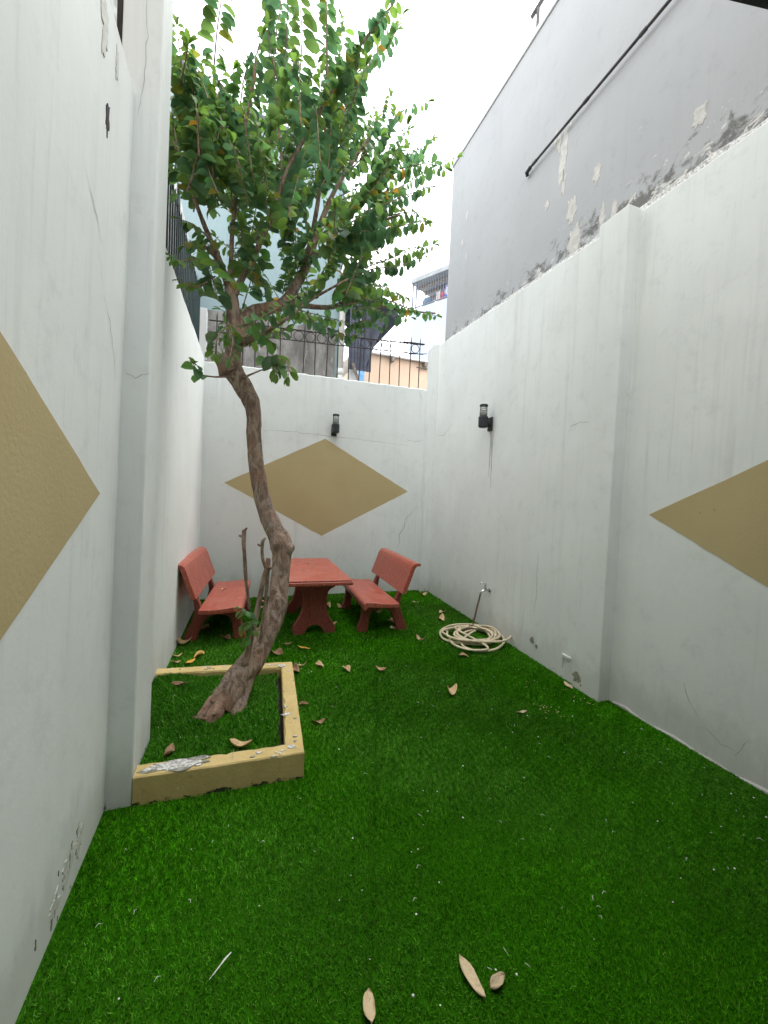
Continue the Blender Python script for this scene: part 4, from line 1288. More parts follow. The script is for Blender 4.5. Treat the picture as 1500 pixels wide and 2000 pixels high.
# railing and mesh screen on the left wall
lf = empty('iron_railing', (-.62, 4.5, 3.5))
tag(lf, 'dark green iron railing on top of the left wall', 'railing')
def lx(y):
    return -.60+(y-2.75)*.026-.06
for dz in (.10, .80):
    part(MB().tube([(lx(2.9), 2.9, 3.53+dz), (lx(6.25), 6.25, 3.53+dz)], .011, 6), 'rail', 'green_iron', lf)
for i in range(30):
    y = 2.95+i*.112
    part(MB().tube([(lx(y), y, 3.515), (lx(y), y, 4.36), (lx(y), y, 4.42)], [.009, .009, .002], 6), 'bar', 'green_iron', lf)
ms_ = empty('mesh_screen', (-.85, 5, 3.5))
tag(ms_, 'grey weathered mesh screen rising behind the left wall railing', 'screen')
vs, fs = [], []
part(corrugated((-.86, 3.0, 4.35), (.06, 5.6, 0), (0, 0, 1.10), 90, .006), 'panel', 'mesh_grey', ms_)
for y in (3.4, 4.6, 5.8, 7.0, 8.2):
    part(MB().tube([(-.80, y, 0), (-.80, y, 5.45)], .02, 6), 'post', 'green_iron', ms_)

# beige neighbour house and vertical pipe left of the left wall
lh = MB().box((-4, -2.2, 0), (-1.15, 5.0, 7.5))
tag(lh.build('neighbour_house', 'beige_plaster'), 'beige house wall glimpsed above the left wall beside the pilaster', 'house')
vp = empty('drain_pipe', (-.78, 2.9, 0))
tag(vp, 'dark vertical pipe behind the left pilaster', 'pipe')
part(MB().tube([(-.612, 2.44, 3.2), (-.592, 2.44, 7.2)], .020, 10), 'pipe_run', 'pipe_dark', vp, smooth=True)
part(MB().tube([(-.604, 2.44, 4.12), (-.603, 2.44, 4.30)], .028, 10), 'pipe_socket', 'pipe_dark', vp, smooth=True)
part(MB().tube([(-.70, 2.46, 3.3), (-.68, 2.46, 7.2)], .008, 8), 'conduit', 'pipe_dark', vp, smooth=True)

# unseen house behind the viewer, sized to cut light from behind, and dark awning
hb = MB().box((-.9, -5.0, -.04), (3.4, -1.5, 6.4))
tag(hb.build('rear_house', 'house_plaster'), 'unseen plastered house wall behind the viewer, sized to block light', 'house')
aw = empty('awning', (2.2, .2, 3.2))
tag(aw, 'dark metal awning whose edge shows in the upper right corner', 'awning')
ay = lambda x: .859-.22*(x-1.357)
part(MB().add([(1.2, -.6, 3.33), (2.86, -.6, 3.33), (2.86, ay(2.86), 3.2), (1.2, ay(1.2), 3.2), (1.2, -.6, 3.36), (2.86, -.6, 3.36), (2.86, ay(2.86), 3.23), (1.2, ay(1.2), 3.23)],
              [(0, 3, 2, 1), (4, 5, 6, 7), (0, 1, 5, 4), (1, 2, 6, 5), (2, 3, 7, 6), (3, 0, 4, 7)]), 'roof_sheet', 'awning_dark', aw)
part(MB().box((-.585, -1.49, 3.30), (1.19, .40, 3.33)), 'roof_sheet', 'awning_dark', aw)  # unseen left sheet, added to shade the near left wall and turf
part(MB().box((1.201, -1.49, 3.34), (2.86, -.605, 3.37)), 'roof_sheet', 'awning_dark', aw)
for x in (1.3, 2.0, 2.7):
    part(MB().add([(x, -.6, 3.28), (x+.04, -.6, 3.28), (x+.04, ay(x)-.05, 3.165), (x, ay(x)-.05, 3.165), (x, -.6, 3.325), (x+.04, -.6, 3.325), (x+.04, ay(x)-.05, 3.197), (x, ay(x)-.05, 3.197)],
                  [(0, 3, 2, 1), (4, 5, 6, 7), (0, 1, 5, 4), (1, 2, 6, 5), (2, 3, 7, 6), (3, 0, 4, 7)]), 'rafter', 'awning_dark', aw)

# ------------------------------------------------------------------ wall lamps
def wall_lamp(loc, rz, label):
    """local: wall plane at x=0 behind, lamp reaches towards -x"""
    t = empty('wall_lamp', loc, rz)
    tag(t, label, 'lamp', 'wall lamps')
    MB().box((-.028, -.045, -.11), (0, .045, .065)).build('wall_plate', 'lamp_black', t, bevel=.006)
    MB().tube([(-.02, 0, -.02), (-.075, 0, -.02)], .036, 14).build('arm', 'lamp_black', t, smooth=False)
    cup = MB().lathe([(.050, -.070), (.060, -.062), (.0615, .058), (.057, .064)], (-.118, 0, 0), 24).build('cup', 'lamp_black', t, smooth=False)
    MB().lathe([(.049, -.074), (.0495, -.0705)], (-.118, 0, 0), 24).build('drain_ring', 'lamp_black', cup)
    MB().lathe([(.048, .0645), (.048, .200)], (-.118, 0, 0), 24).build('glass_tube', 'clear_glass', t, smooth=True)
    for i in range(4):
        z = .078+i*.031
        MB().lathe([(.040, z), (.0435, z+.003), (.028, z+.014), (.024, z+.0125)], (-.118, 0, 0), 24).build('louvre', 'pvc_white', t, smooth=True)
    MB().lathe([(.052, .2005), (.0535, .206), (.0535, .214), (.046, .221), (.02, .226)], (-.118, 0, 0), 24).build('cap', 'lamp_black', t, smooth=False)
    return t
wall_lamp((3.057, 4.44, 2.665), -.076, 'black cylinder wall lamp with clear ribbed glass on the right wall')
wall_lamp((1.432, YB, 2.70), math.pi/2, 'black cylinder wall lamp with clear ribbed glass above the diamond on the back wall')

# ------------------------------------------------------------------ tap and hose
tp_ = empty('water_tap', (3.045, 4.26, .52), -.076)
tag(tp_, 'chrome garden tap with lever handle low on the right wall', 'tap')
MB().lathe([(.036, 0), (.034, -.006), (.02, -.012)], (0, 0, 0), 16, 'x').build('flange', 'chrome', tp_, smooth=True)
MB().tube([(-.005, 0, 0), (-.05, 0, 0), (-.085, 0, -.004), (-.118, 0, -.022), (-.132, 0, -.055)], [.014, .016, .016, .014, .013], 10).build('spout', 'chrome', tp_, smooth=True)
MB().lathe([(.015, 0), (.017, .02), (.012, .03), (.009, .052), (.014, .056), (.012, .066)], (-.062, 0, .008), 12).build('valve', 'chrome', tp_, smooth=True)
MB().tube([(-.055, 0, .072), (-.09, .004, .080), (-.135, .008, .086)], [.009, .007, .009], 8).build('lever', 'chrome', tp_, smooth=True)

def catmull(pts, sub=8, closed=False):
    pts = [Vector(p) for p in pts]
    n_ = len(pts)
    out = []
    for i in range(n_-1):
        p0, p1, p2, p3 = pts[max(i-1, 0)], pts[i], pts[i+1], pts[min(i+2, n_-1)]
        for j in range(sub):
            t = j/sub
            out.append(.5*((2*p1)+(-p0+p2)*t+(2*p0-5*p1+4*p2-p3)*t*t+(-p0+3*p1-3*p2+p3)*t*t*t))
    out.append(pts[-1])
    return out
hose = empty('garden_hose', (2.7, 3.98, 0))
tag(hose, 'coiled cream garden hose with brown feed tube on the turf by the tap', 'hose')
HR = .0135
part(MB().tube(catmull([(2.912, 4.27, .462), (2.905, 4.27, .42), (2.86, 4.25, .30), (2.82, 4.23, .18), (2.78, 4.22, .085), (2.70, 4.20, .05), (2.60, 4.12, .045)], 6), .0115, 8), 'feed_tube', 'brown_rubber', hose, smooth=True)
pts = []
R_ = random.Random(4)
loops = [(2.72, 4.02, .30, .24, .3), (2.68, 4.0, .27, .25, .9), (2.74, 4.04, .32, .22, .5), (2.70, 3.98, .25, .22, 1.2), (2.66, 4.03, .33, .27, .2), (2.56, 4.02, .28, .22, .1), (2.75, 3.96, .34, .30, .0)]
zc = .035
for li, (cx, cy, ra, rb, ro) in enumerate(loops):
    for j in range(10):
        a = 2*math.pi*j/10+.5*li
        nx = loops[min(li+1, len(loops)-1)]
        f_ = j/10
        cx_, cy_, ra_, rb_, ro_ = (lerp(u_, v_, f_) for u_, v_ in zip((cx, cy, ra, rb, ro), nx))
        ex, ey = ra_*math.cos(a), rb_*math.sin(a)
        pts.append((cx_+ex*math.cos(ro_)-ey*math.sin(ro_)+R_.gauss(0, .012), cy_+ex*math.sin(ro_)+ey*math.cos(ro_)+R_.gauss(0, .012), zc+.006*li+.013*(1+math.sin(a*1.5+li*2.1))*(li > 0)))
pts += [(2.60, 3.62, .06), (2.40, 3.62, .045), (2.30, 3.80, .04), (2.33, 3.98, .04)]
part(MB().tube(catmull([(2.60, 4.12, .045), (2.80, 4.20, .04)]+pts, 7), HR, 8), 'coil', 'hose_cream', hose, smooth=True)
big = [(2.98, 4.12, .05), (3.02, 3.94, .036), (2.90, 3.74, .034), (2.68, 3.60, .034), (2.48, 3.60, .034), (2.38, 3.72, .036), (2.42, 3.86, .05), (2.55, 3.95, .08), (2.70, 4.02, .10)]
part(MB().tube(catmull([(2.74, 4.22, .11), (2.90, 4.22, .08)]+big, 8), HR, 8), 'outer_loop', 'hose_cream', hose, smooth=True)
big = [(2.86, 4.05, .09), (2.78, 4.26, .09), (2.56, 4.34, .07), (2.36, 4.24, .05), (2.28, 4.05, .035), (2.34, 3.90, .035), (2.50, 3.80, .04), (2.70, 3.78, .06), (2.84, 3.88, .09), (2.86, 4.05, .10)]
part(MB().tube(catmull(big, 8), HR, 8), 'outer_loop', 'hose_cream', hose, smooth=True)

# ------------------------------------------------------------------ terrazzo benches and table
def rounded(poly, r=.02, seg=3):
    out = []
    n_ = len(poly)
    for i in range(n_):
        p, a, b = Vector(poly[i]), Vector(poly[i-1]), Vector(poly[(i+1) % n_])
        d1, d2 = (a-p), (b-p)
        rr = min(r, d1.length*.45, d2.length*.45)
        q1, q2 = p+d1.normalized()*rr, p+d2.normalized()*rr
        for j in range(seg+1):
            t = j/seg
            out.append(tuple((1-t)**2*q1+2*t*(1-t)*p+t*t*q2))
    return out

def bench(loc, rz, flip, length, label):
    """local u: from the front edge (0) towards the back; length along y"""
    t = empty('stone_bench', loc, rz)
    tag(t, label, 'bench', 'red terrazzo garden benches')
    s = -1 if flip else 1
    mp = lambda u, v, w_: (s*u, w_, v)
    # curved seat slab with rolled front lip
    top = [(.0, .375), (.012, .398), (.04, .408), (.10, .405), (.22, .388), (.33, .380), (.44, .384)]
    bot = [(.44, .340), (.33, .334), (.20, .340), (.09, .352), (.05, .350), (.035, .322), (.015, .315), (.0, .325)]
    MB().prism(top+bot, mp, 0, length).build('seat', 'red_terrazzo', t, bevel=.006)
    # leaning backrest with rolled top
    a = [(.462, .500), (.492, .585), (.530, .690), (.563, .790), (.585, .835), (.612, .858), (.650, .864), (.688, .858)]
    b = [(.692, .838), (.684, .826), (.655, .828), (.632, .815), (.613, .780), (.580, .680), (.540, .570), (.512, .490)]
    MB().prism(a+b, mp, .0, length).build('backrest', 'red_terrazzo', t, bevel=.006)
    # two end frames: splayed legs, cross piece and upright
    fr_ = [(.035, .332), (.030, .20), (.005, .10), (-.015, .055), (-.018, .015), (.0, -.005), (.085, -.005), (.105, .02), (.112, .10), (.128, .22), (.175, .272), (.30, .285), (.375, .255), (.425, .17), (.47, .06), (.482, .0), (.50, -.005), (.595, -.005), (.612, .02), (.600, .06), (.565, .14), (.525, .24), (.505, .33), (.520, .44), (.560, .56), (.600, .68), (.575, .69), (.525, .565), (.485, .475), (.452, .40), (.44, .338), (.30, .331)]
    for y in (.17, length-.17-.085):
        MB().prism(rounded(fr_, .02, 2), mp, y, y+.085).build('leg_frame', 'rough_terrazzo', t, bevel=.008)
    return t
bench((1.405, 4.36, 0), math.radians(-3.0), False, 1.40, 'red terrazzo bench right of the table, facing left')
bench((.085, 4.46, 0), math.radians(-4.8), True, 1.40, 'red terrazzo bench against the left wall, facing right')

tb = empty('stone_table', (.875, 4.32, 0), math.radians(-1.8))
tag(tb, 'red terrazzo table with two flared pedestals between the benches', 'table')
MB().box((-.38, 0, .632), (.38, 1.58, .672)).build('slab', 'red_terrazzo', tb, bevel=.008)
MB().box((-.365, .015, .6725), (.365, 1.565, .692)).build('top_slab', 'red_terrazzo', tb, bevel=.006)
pr = [(-.245, .63), (-.245, .585), (-.222, .55), (-.175, .53), (-.150, .50), (-.135, .40), (-.140, .29), (-.175, .19), (-.225, .12), (-.248, .07), (-.250, .02), (-.235, -.005), (-.130, -.005), (-.11, .02), (-.085, .07), (-.04, .105), (0, .112)]
pr = pr+[(-u, v) for u, v in pr[::-1][1:]]
for y in (.28, 1.13):
    pd = MB().prism(rounded(pr, .015, 2), lambda u, v, w_: (u, w_, v), y, y+.11).build('pedestal', 'rough_terrazzo', tb, bevel=.008)
    MB().prism([(-.075, .52), (-.06, .20), (.06, .20), (.075, .52)], lambda u, v, w_: (u, w_, v), y-.012, y+.003).build('raised_panel', 'rough_terrazzo', pd, bevel=.004)
MB().box((-.05, .395, .36), (.05, 1.125, .46)).build('stretcher', 'rough_terrazzo', tb, bevel=.008)
for lab, u, y, a, l in (('longest dark twig lying across the middle of the table top', .02, .80, .2, .08), ('short dark twig on the table top nearest the trunk', -.12, .62, 1.3, .05), ('thin dark twig on the table top farthest from the viewer', -.02, 1.10, -.3, .06)):
    p = tb.matrix_basis @ Vector((u, y, .696))
    q = p+Vector((math.cos(a), math.sin(a), 0))*l
    tag(MB().tube([p, lerp(p, q, .5)+Vector((0, .006, .006)), q], [.0025, .003, .0015], 5).build('twig', 'timber_grey'), lab, 'twig', 'twigs on the table')

# ------------------------------------------------------------------ planter
pn = empty('planter', (0, 2.9, 0))
tag(pn, 'low ochre painted planter kerb around the tree against the left wall', 'planter')
H_P = .155
outer = [(-.466, 2.292), PF1, PB1, (-.597, 3.66)]
inner = [(-.466, 2.402), (.300, 2.36), (.386, 3.43), (-.594, 3.555)]
def seg_pts(a, b, n_):
    return [(lerp(a[0], b[0], i/n_), lerp(a[1], b[1], i/n_)) for i in range(n_)]
op = seg_pts(outer[0], outer[1], 30)+seg_pts(outer[1], outer[2], 40)+seg_pts(outer[2], outer[3], 34)+[outer[3]]
ip = seg_pts(inner[0], inner[1], 30)+seg_pts(inner[1], inner[2], 40)+seg_pts(inner[2], inner[3], 34)+[inner[3]]
vs, fs = [], []
cxp, cyp = -.05, 2.9
for (a, b), i in zip(zip(op, ip), range(len(op))):
    a, b = Vector((*a, 0)), Vector((*b, 0))
    n1 = noise.noise(Vector((a.x*9, a.y*9, 1)))
    chip = max(0, noise.noise(Vector((b.x*16, b.y*16, 5))))*.028+max(0, noise.noise(Vector((b.x*40, b.y*40, 9))))*.012
    zt = H_P+.004*n1
    d = (b-a).normalized()
    co = max(0, noise.noise(Vector((a.x*22, a.y*22, 13)))-.25)*.02
    vs += [(a.x, a.y, -.03), (a.x, a.y, zt-.007-co), (a.x+d.x*.007, a.y+d.y*.007, zt), (b.x-d.x*(.008+chip), b.y-d.y*(.008+chip), zt-.002), (b.x-d.x*.002, b.y-d.y*.002, zt-.012-chip*.8), (b.x, b.y, -.03)]
for i in range(len(op)-1):
    p, q = i*6, (i+1)*6
    for j in range(5):
        fs.append((p+j, q+j, q+j+1, p+j+1))
fs += [tuple(range(6))[::-1], tuple((len(op)-1)*6+j for j in range(6))]
part(MB().add(vs, fs), 'kerb', 'planter_paint', pn)
fT = lambda u, v, o: (u, v, H_P+o)
part(blob(-.27, 2.335, .128, .043, fT, .0022, n=40, rag=.75, seed=131), 'grime_rim', 'stain_black', pn)
for (u, v, ru, rv, sd) in ((-.27, 2.335, .115, .040, 31), (-.40, 2.335, .03, .012, 33), (.335, 2.32, .022, .016, 35), (.155, 2.315, .018, .008, 36), (.345, 2.68, .03, .012, 37), (.355, 2.78, .012, .006, 38), (.40, 3.46, .035, .022, 39), (.44, 3.35, .012, .008, 41), (.31, 3.50, .03, .008, 42), (-.16, 2.30, .014, .008, 43)):
    part(blob(u, v, ru, rv, fT, .0035, n=30, rag=.55, seed=sd), 'chipped_patch', 'bare_cement', pn)
CH = random.Random(77)
for i in range(26):
    e = CH.random()
    if e < .4:
        u, v = CH.uniform(-.4, .38), 2.29+CH.uniform(.0, .085)-.03*0
        v -= .045*(u+.47)
    elif e < .75:
        v = CH.uniform(2.35, 3.45)
        u = .30+(v-2.36)*.08+CH.uniform(.03, .10)
    else:
        u = CH.uniform(-.5, .4)
        v = 3.60-(u+.5)*.12+CH.uniform(-.04, .03)
    part(blob(u, v, CH.uniform(.004, .016), CH.uniform(.003, .009), fT, .0038, n=18, rag=.9, seed=200+i), 'chipped_patch', CH.choice(('bare_cement', 'stain_black', 'bare_cement')), pn)
for pts, wd in ((((.30, 2.36), (.345, 2.31), (.40, 2.255)), .004), (((.355, 3.0), (.40, 2.985), (.45, 2.99)), .004), (((-.2, 3.515), (-.19, 3.56), (-.2, 3.61)), .005), (((.02, 2.38), (.01, 2.33), (.02, 2.275)), .003)):
    part(ribbon(jag(pts, .015, .004), wd, fT, .0065), 'crack', 'crack_dark', pn)
soil = MB().add([(-.59, 2.40, .06), (.30, 2.36, .06), (.386, 3.43, .06), (-.59, 3.55, .06)], [(0, 1, 2, 3)])
part(soil, 'soil', 'soil', pn)
def mound(x, y):
    return .122+.045*np.exp(-((x+.02)**2+(y-2.95)**2)/.10)+.02*np.sin(x*6+1)*np.sin(y*5)+.012*np.sin(x*13+y*4)
gx_ = np.linspace(-.585, .35, 40)
gy_ = np.linspace(2.385, 3.52, 46)
vs, fs = [], []
for yv in gy_:
    for xv in gx_:
        vs.append((float(xv), float(yv), float(mound(xv, yv))))
for j in range(len(gy_)-1):
    for i in range(len(gx_)-1):
        cx, cy = (gx_[i]+gx_[i+1])/2, (gy_[j]+gy_[j+1])/2
        if cx > .27+(cy-2.38)*.075 or cy > 3.40-(cx-.38)*.13+.02 or cy < 2.40 or (cx < -.455 and cy < 2.76):
            continue
        a = j*len(gx_)+i
        fs.append((a, a+1, a+1+len(gx_), a+len(gx_)))
part(MB().add(vs, fs), 'turf_mound', 'turf_backing', pn, smooth=True)
x, y = scatter(-.59, .37, 2.38, 3.52, 15500)
k_ = (x < .272+(y-2.38)*.075) & (y < 3.40-(x-.38)*.13+.01) & (y > 2.405) & ~((x < -.458) & (y < 2.75)) & (((x+.11)/.10)**2+((y-2.80)/.10)**2 > 1)
x, y = x[k_], y[k_]
o = blades('planter_turf', x, y, mound(x, y)-.002, np.full(len(x), .023), np.full(len(x), .0048), dull=.3)
under(o, pn)

# ------------------------------------------------------------------ tree
tree = empty('tree', (-.1, 2.84, .1))
tag(tree, 'leaning fruit tree with curved brown trunk and leafy crown in the planter', 'tree')
def smooth_path(path, sub=6):
    pts = catmull([p for p, r in path], sub)
    rad = []
    for i in range(len(path)-1):
        for j in range(sub):
            t = j/sub
            t = t*t*(3-2*t)
            rad.append(lerp(path[i][1], path[i+1][1], t))
    rad.append(path[-1][1])
    return pts, rad
def gnarl(mb, pts, rad, n=36, ridge=.10, lump=.16, seed=0., knots=()):
    """irregular woody tube: lumps, lengthwise ridges, knots that swell out of the surface"""
    pts = [Vector(p) for p in pts]
    base = len(mb.v)
    prev = None
    m_ = len(pts)
    for i, p in enumerate(pts):
        t = (pts[min(i+1, m_-1)]-pts[max(i-1, 0)]).normalized()
        x_ = t.cross(Vector((0, 1, .01))) if prev is None else prev-t*prev.dot(t)
        x_.normalize()
        prev = x_
        y_ = t.cross(x_)
        for j in range(n):
            a = 2*math.pi*j/n
            d = math.cos(a)*x_+math.sin(a)*y_
            q = p+d*rad[i]
            tw = a+i*.035
            r = rad[i]*(1+lump*noise.noise(Vector((q.x*7+seed, q.y*7, q.z*5)))+lump*.5*noise.noise(Vector((q.x*19+seed, q.y*19, q.z*13)))
                        + ridge*noise.noise(Vector((math.cos(tw)*2.2, math.sin(tw)*2.2, i*.045+seed)))+ridge*.35*noise.noise(Vector((q.x*55, q.y*55, q.z*26))))
            for kc, kr, kh in knots:
                e = (q-Vector(kc)).length/kr
                if e < 1.6:
                    r += kh*(math.exp(-e*e*2.2)-.55*math.exp(-e*e*14))
            mb.v.append(tuple(p+d*r))
    for i in range(m_-1):
        for j in range(n):
            a = base+i*n+j
            b_ = base+i*n+(j+1) % n
            mb.f.append((a, b_, b_+n, a+n))
    mb.f.append(tuple(base+j for j in range(n))[::-1])
    mb.f.append(tuple(base+(m_-1)*n+j for j in range(n)))
    return mb
pts, rad = smooth_path(TRUNK, 14)
KN = [((.41, 3.19, 1.205), .055, .045), ((.29, 3.17, 1.235), .045, .025), ((.30, 3.045, .85), .04, .035), ((.34, 2.99, .62), .04, .025), ((.165, 3.31, 2.375), .045, .04), ((.11, 3.31, 2.50), .045, .035),
      ((.06, 2.83, .40), .04, .025), ((-.03, 2.76, .27), .05, .03), ((.17, 2.90, .50), .035, -.03), ((.12, 2.88, .33), .03, -.035), ((.30, 3.04, .72), .03, -.02), ((.22, 3.24, 1.50), .03, -.015)]
tk = gnarl(MB(), pts[14:], rad[14:], 40, .10, .14, 2., KN)
part(tk, 'trunk', 'bark', tree, smooth=True)
# root flare: separate buttress lobes with a hollow between them, and a gnarled broken stub at the left
def root(path, seed, n=26, lump=.30):
    p_, r_ = smooth_path(path, 9)
    part(gnarl(MB(), p_, r_, n, .22, lump, seed), 'root', 'bark', tree, smooth=True)
root([((.10, 2.99, .42), .060), ((.055, 2.91, .28), .064), ((.035, 2.84, .16), .064), ((.05, 2.79, .08), .072), ((.055, 2.77, .02), .085)], 5.)
root([((.04, 2.95, .34), .058), ((-.045, 2.87, .24), .058), ((-.105, 2.79, .17), .046), ((-.135, 2.73, .10), .036), ((-.135, 2.70, .04), .036)], 9., lump=.45)
root([((.02, 2.95, .32), .055), ((-.08, 2.90, .23), .05), ((-.165, 2.84, .165), .040), ((-.205, 2.80, .12), .030), ((-.215, 2.79, .07), .028)], 13., lump=.5)
root([((.05, 3.0, .30), .06), ((.03, 2.98, .18), .06), ((.02, 2.98, .05), .065)], 21.)
for (c_, d_, r0) in (((-.155, 2.75, .16), (-.7, -.6, .6), .012), ((-.20, 2.79, .15), (-.8, -.4, .6), .010), ((-.10, 2.74, .19), (-.3, -.8, .6), .009)):
    c_, d_ = Vector(c_), Vector(d_).normalized()
    part(MB().tube([c_-d_*.03, c_, c_+d_*.03, c_+d_*.045], [r0*1.1, r0, r0*.8, r0*.5], 9, wob=.4, seed=r0*900), 'root_stub', 'bark', tree, smooth=True)
for bi, path in enumerate(BRANCHES):
    if bi == 0:
        continue
    pts, rad = smooth_path(path, 5)
    part(gnarl(MB(), pts, rad, 18, .10, .16, bi) if rad[0] > .02 else MB().tube(pts, rad, 9, wob=.06, seed=bi), 'branch', 'bark', tree, smooth=True)
for si, path in enumerate(STEMS):
    pts, rad = smooth_path(path, 5)
    st_ = part(MB().tube(pts, rad, 10, wob=.22, seed=50+si), 'cut_stem', 'bark', tree, smooth=True)
    for f_, dd in (((.97, (.5, -.3, .8)), (.86, (-.9, -.2, .3))) if si in (1, 3) else ((.8, (.8, -.5, .5)),)):
        c_ = pts[int(f_*(len(pts)-1))]
        dd = Vector(dd).normalized()
        part(MB().tube([c_, c_+dd*.022, c_+dd*.034], [rad[-1]*.8, rad[-1]*.7, rad[-1]*.45], 8, wob=.2, seed=si), 'stem_stub', 'bark', tree, smooth=True)

GREENS = [(.086, .172, .062), (.100, .190, .058), (.066, .140, .062), (.128, .216, .060), (.078, .158, .076), (.165, .245, .060)]
def leaf_geo(L, W, curl, fold, twist=0.):
    """leaf along +x, face up; returns 11 verts"""
    rows = ((.0, .04), (.20, .66), (.52, 1.0), (.82, .82), (1.0, .0))
    vs = []
    for t, wd in rows:
        x_ = L*(math.sin(curl*t)/curl if curl else t)
        z_ = -L*((1-math.cos(curl*t))/curl if curl else 0)
        hw = W*.5*wd
        if t in (0., 1.):
            vs.append((x_, 0, z_))
        else:
            vs += [(x_, -hw*math.cos(fold), z_+hw*math.sin(fold)), (x_, 0, z_), (x_, hw*math.cos(fold), z_+hw*math.sin(fold))]
    fs = [(0, 1, 2), (0, 2, 3), (1, 4, 5, 2), (2, 5, 6, 3), (4, 7, 8, 5), (5, 8, 9, 6), (7, 10, 8), (8, 10, 9)]
    return vs, fs

def basis(d, n_):
    d = Vector(d).normalized()
    y_ = Vector(n_).cross(d)
    if y_.length < 1e-3:
        y_ = Vector((0, 1, 0)).cross(d)
    y_.normalize()
    z_ = d.cross(y_)
    return Matrix((d, y_, z_)).transposed()

LR = random.Random(21)
LEAVES = []       # (pos, 3x3, L, W, curl, fold, colour)
def leafy(shoot, spacing=.042, L0=.110, start=.0):
    pts = catmull(shoot, 10)
    # arc length walk
    acc, nxt = 0., start
    tilt = LR.uniform(-.35, .35)
    total = sum((b-a).length for a, b in zip(pts, pts[1:]))
    base_c = LR.choice(GREENS[:5])
    sz = LR.uniform(.82, 1.2)
    hang = LR.uniform(-.25, .15)
    for a, b in zip(pts, pts[1:]):
        l = (b-a).length
        t_ = (b-a).normalized()
        while nxt <= acc+l:
            p = a+(b-a)*((nxt-acc)/l if l else 0)
            f_ = nxt/total if total else 0
            side = t_.cross(Vector((0, 0, 1)))
            if side.length < .25:
                side = t_.cross(Vector((.3, -1, 0)))
            side.normalize()
            side = Matrix.Rotation(tilt+LR.gauss(0, .14), 3, t_) @ side
            for sg in (1, -1):
                if LR.random() < .12:
                    continue
                d = side*sg+t_*LR.uniform(.25, .6)+Vector((0, 0, LR.uniform(-.45, .0)+hang))
                nn = Vector((0, 0, 1))+t_*.3+Vector((LR.gauss(0, .3), LR.gauss(.4, .5), 0))
                L = L0*LR.uniform(.58, 1.18)*(1-.35*max(0, f_-.75)/.25)*sz
                r_ = LR.random()
                if r_ < .006:
                    c = (.36, .20, .04)
                elif r_ < .03:
                    c = (.16, .17, .03)
                elif f_ > .85 and LR.random() < .6:
                    c = (.13, .22, .045)
                else:
                    c = LR.choice((base_c, base_c, LR.choice(GREENS)))
                v_ = LR.uniform(.75, 1.2)
                LEAVES.append((p+side*sg*.006, basis(d, nn), L, L*LR.uniform(.46, .62), LR.uniform(.7, 1.6), LR.uniform(.1, .4), tuple(q*v_ for q in c)))
            nxt += spacing*LR.uniform(.65, 1.5)
        acc += l
    # terminal leaves
    for sg in (1, -1, 0):
        d = t_+Vector((LR.gauss(0, .3), LR.gauss(0, .3), .1))
        LEAVES.append((pts[-1], basis(d, (0, -.3, 1)), L0*.7, L0*.34, .5, .35, (.13, .22, .045)))

twigs = MB()
for s_ in SHOOTS:
    leafy(s_)
    p_ = catmull(s_, 5)
    twigs.tube(p_, [lerp(.0062, .003, i/(len(p_)-1)) for i in range(len(p_))], 5)
for s_ in SPROUTS:
    leafy(s_, .03, .065)
    twigs.tube(catmull(s_, 3), .0022, 5)
LEAVES = [l_ for l_ in LEAVES if l_[0].z < 6.6]
camp = Vector((0, 0, 1.65))
order = sorted(range(len(LEAVES)), key=lambda i: (LEAVES[i][0]-camp).length-(0 if LEAVES[i][0].z < 5.6 else -5))
near = set(order[:300])
vs, fs, cs = [], [], []
for i, (p, R3, L, W, cu, fo, c) in enumerate(LEAVES):
    if i in near:
        continue
    gv, gf = leaf_geo(L, W, cu, fo)
    b = len(vs)
    vs += [tuple(p+R3 @ Vector(q)) for q in gv]
    fs += [tuple(b+j for j in q) for q in gf]
    cs += [(*c, 1.)]*11
crown = MB().add(vs, fs).mesh('crown', fixn=False)
at = crown.color_attributes.new('Col', 'FLOAT_COLOR', 'POINT')
at.data.foreach_set('color', np.array(cs).reshape(-1))
crown = under(link('crown', crown, 'green_leaf', smooth=True), tree)
crown['kind'] = 'stuff'
part(twigs, 'twigs', 'bark', tree, smooth=True)['kind'] = 'stuff'
VAR = []
for j in range(10):
    gv, gf = leaf_geo(1., LR.uniform(.46, .62), LR.uniform(.7, 1.6), LR.uniform(.1, .4))
    me = MB().add(gv, gf).mesh('leaf', fixn=False)
    c = (.13, .22, .045) if j == 8 else (.17, .16, .03) if j == 9 else tuple(q*LR.uniform(.85, 1.15) for q in GREENS[j % 6])
    at = me.color_attributes.new('Col', 'FLOAT_COLOR', 'POINT')
    at.data.foreach_set('color', np.array([(*c, 1.)]*11).reshape(-1))
    me.materials.append(M['green_leaf'])
    me.polygons.foreach_set('use_smooth', [True]*len(me.polygons))
    VAR.append(me)
tinv = Matrix.Translation(tree.location).inverted()
for i in sorted(near):
    p, R3, L, W, cu, fo, c = LEAVES[i]
    j = 8 if c[1] > .2 else LR.choice(range(9)) if LR.random() > .03 else 9
    o = bpy.data.objects.new('leaf', VAR[min(j, 9)])
    COL.objects.link(o)
    o.parent = tree
    o.matrix_parent_inverse = tinv
    o.matrix_basis = Matrix.Translation(p) @ R3.to_4x4() @ Matrix.Scale(L, 4)

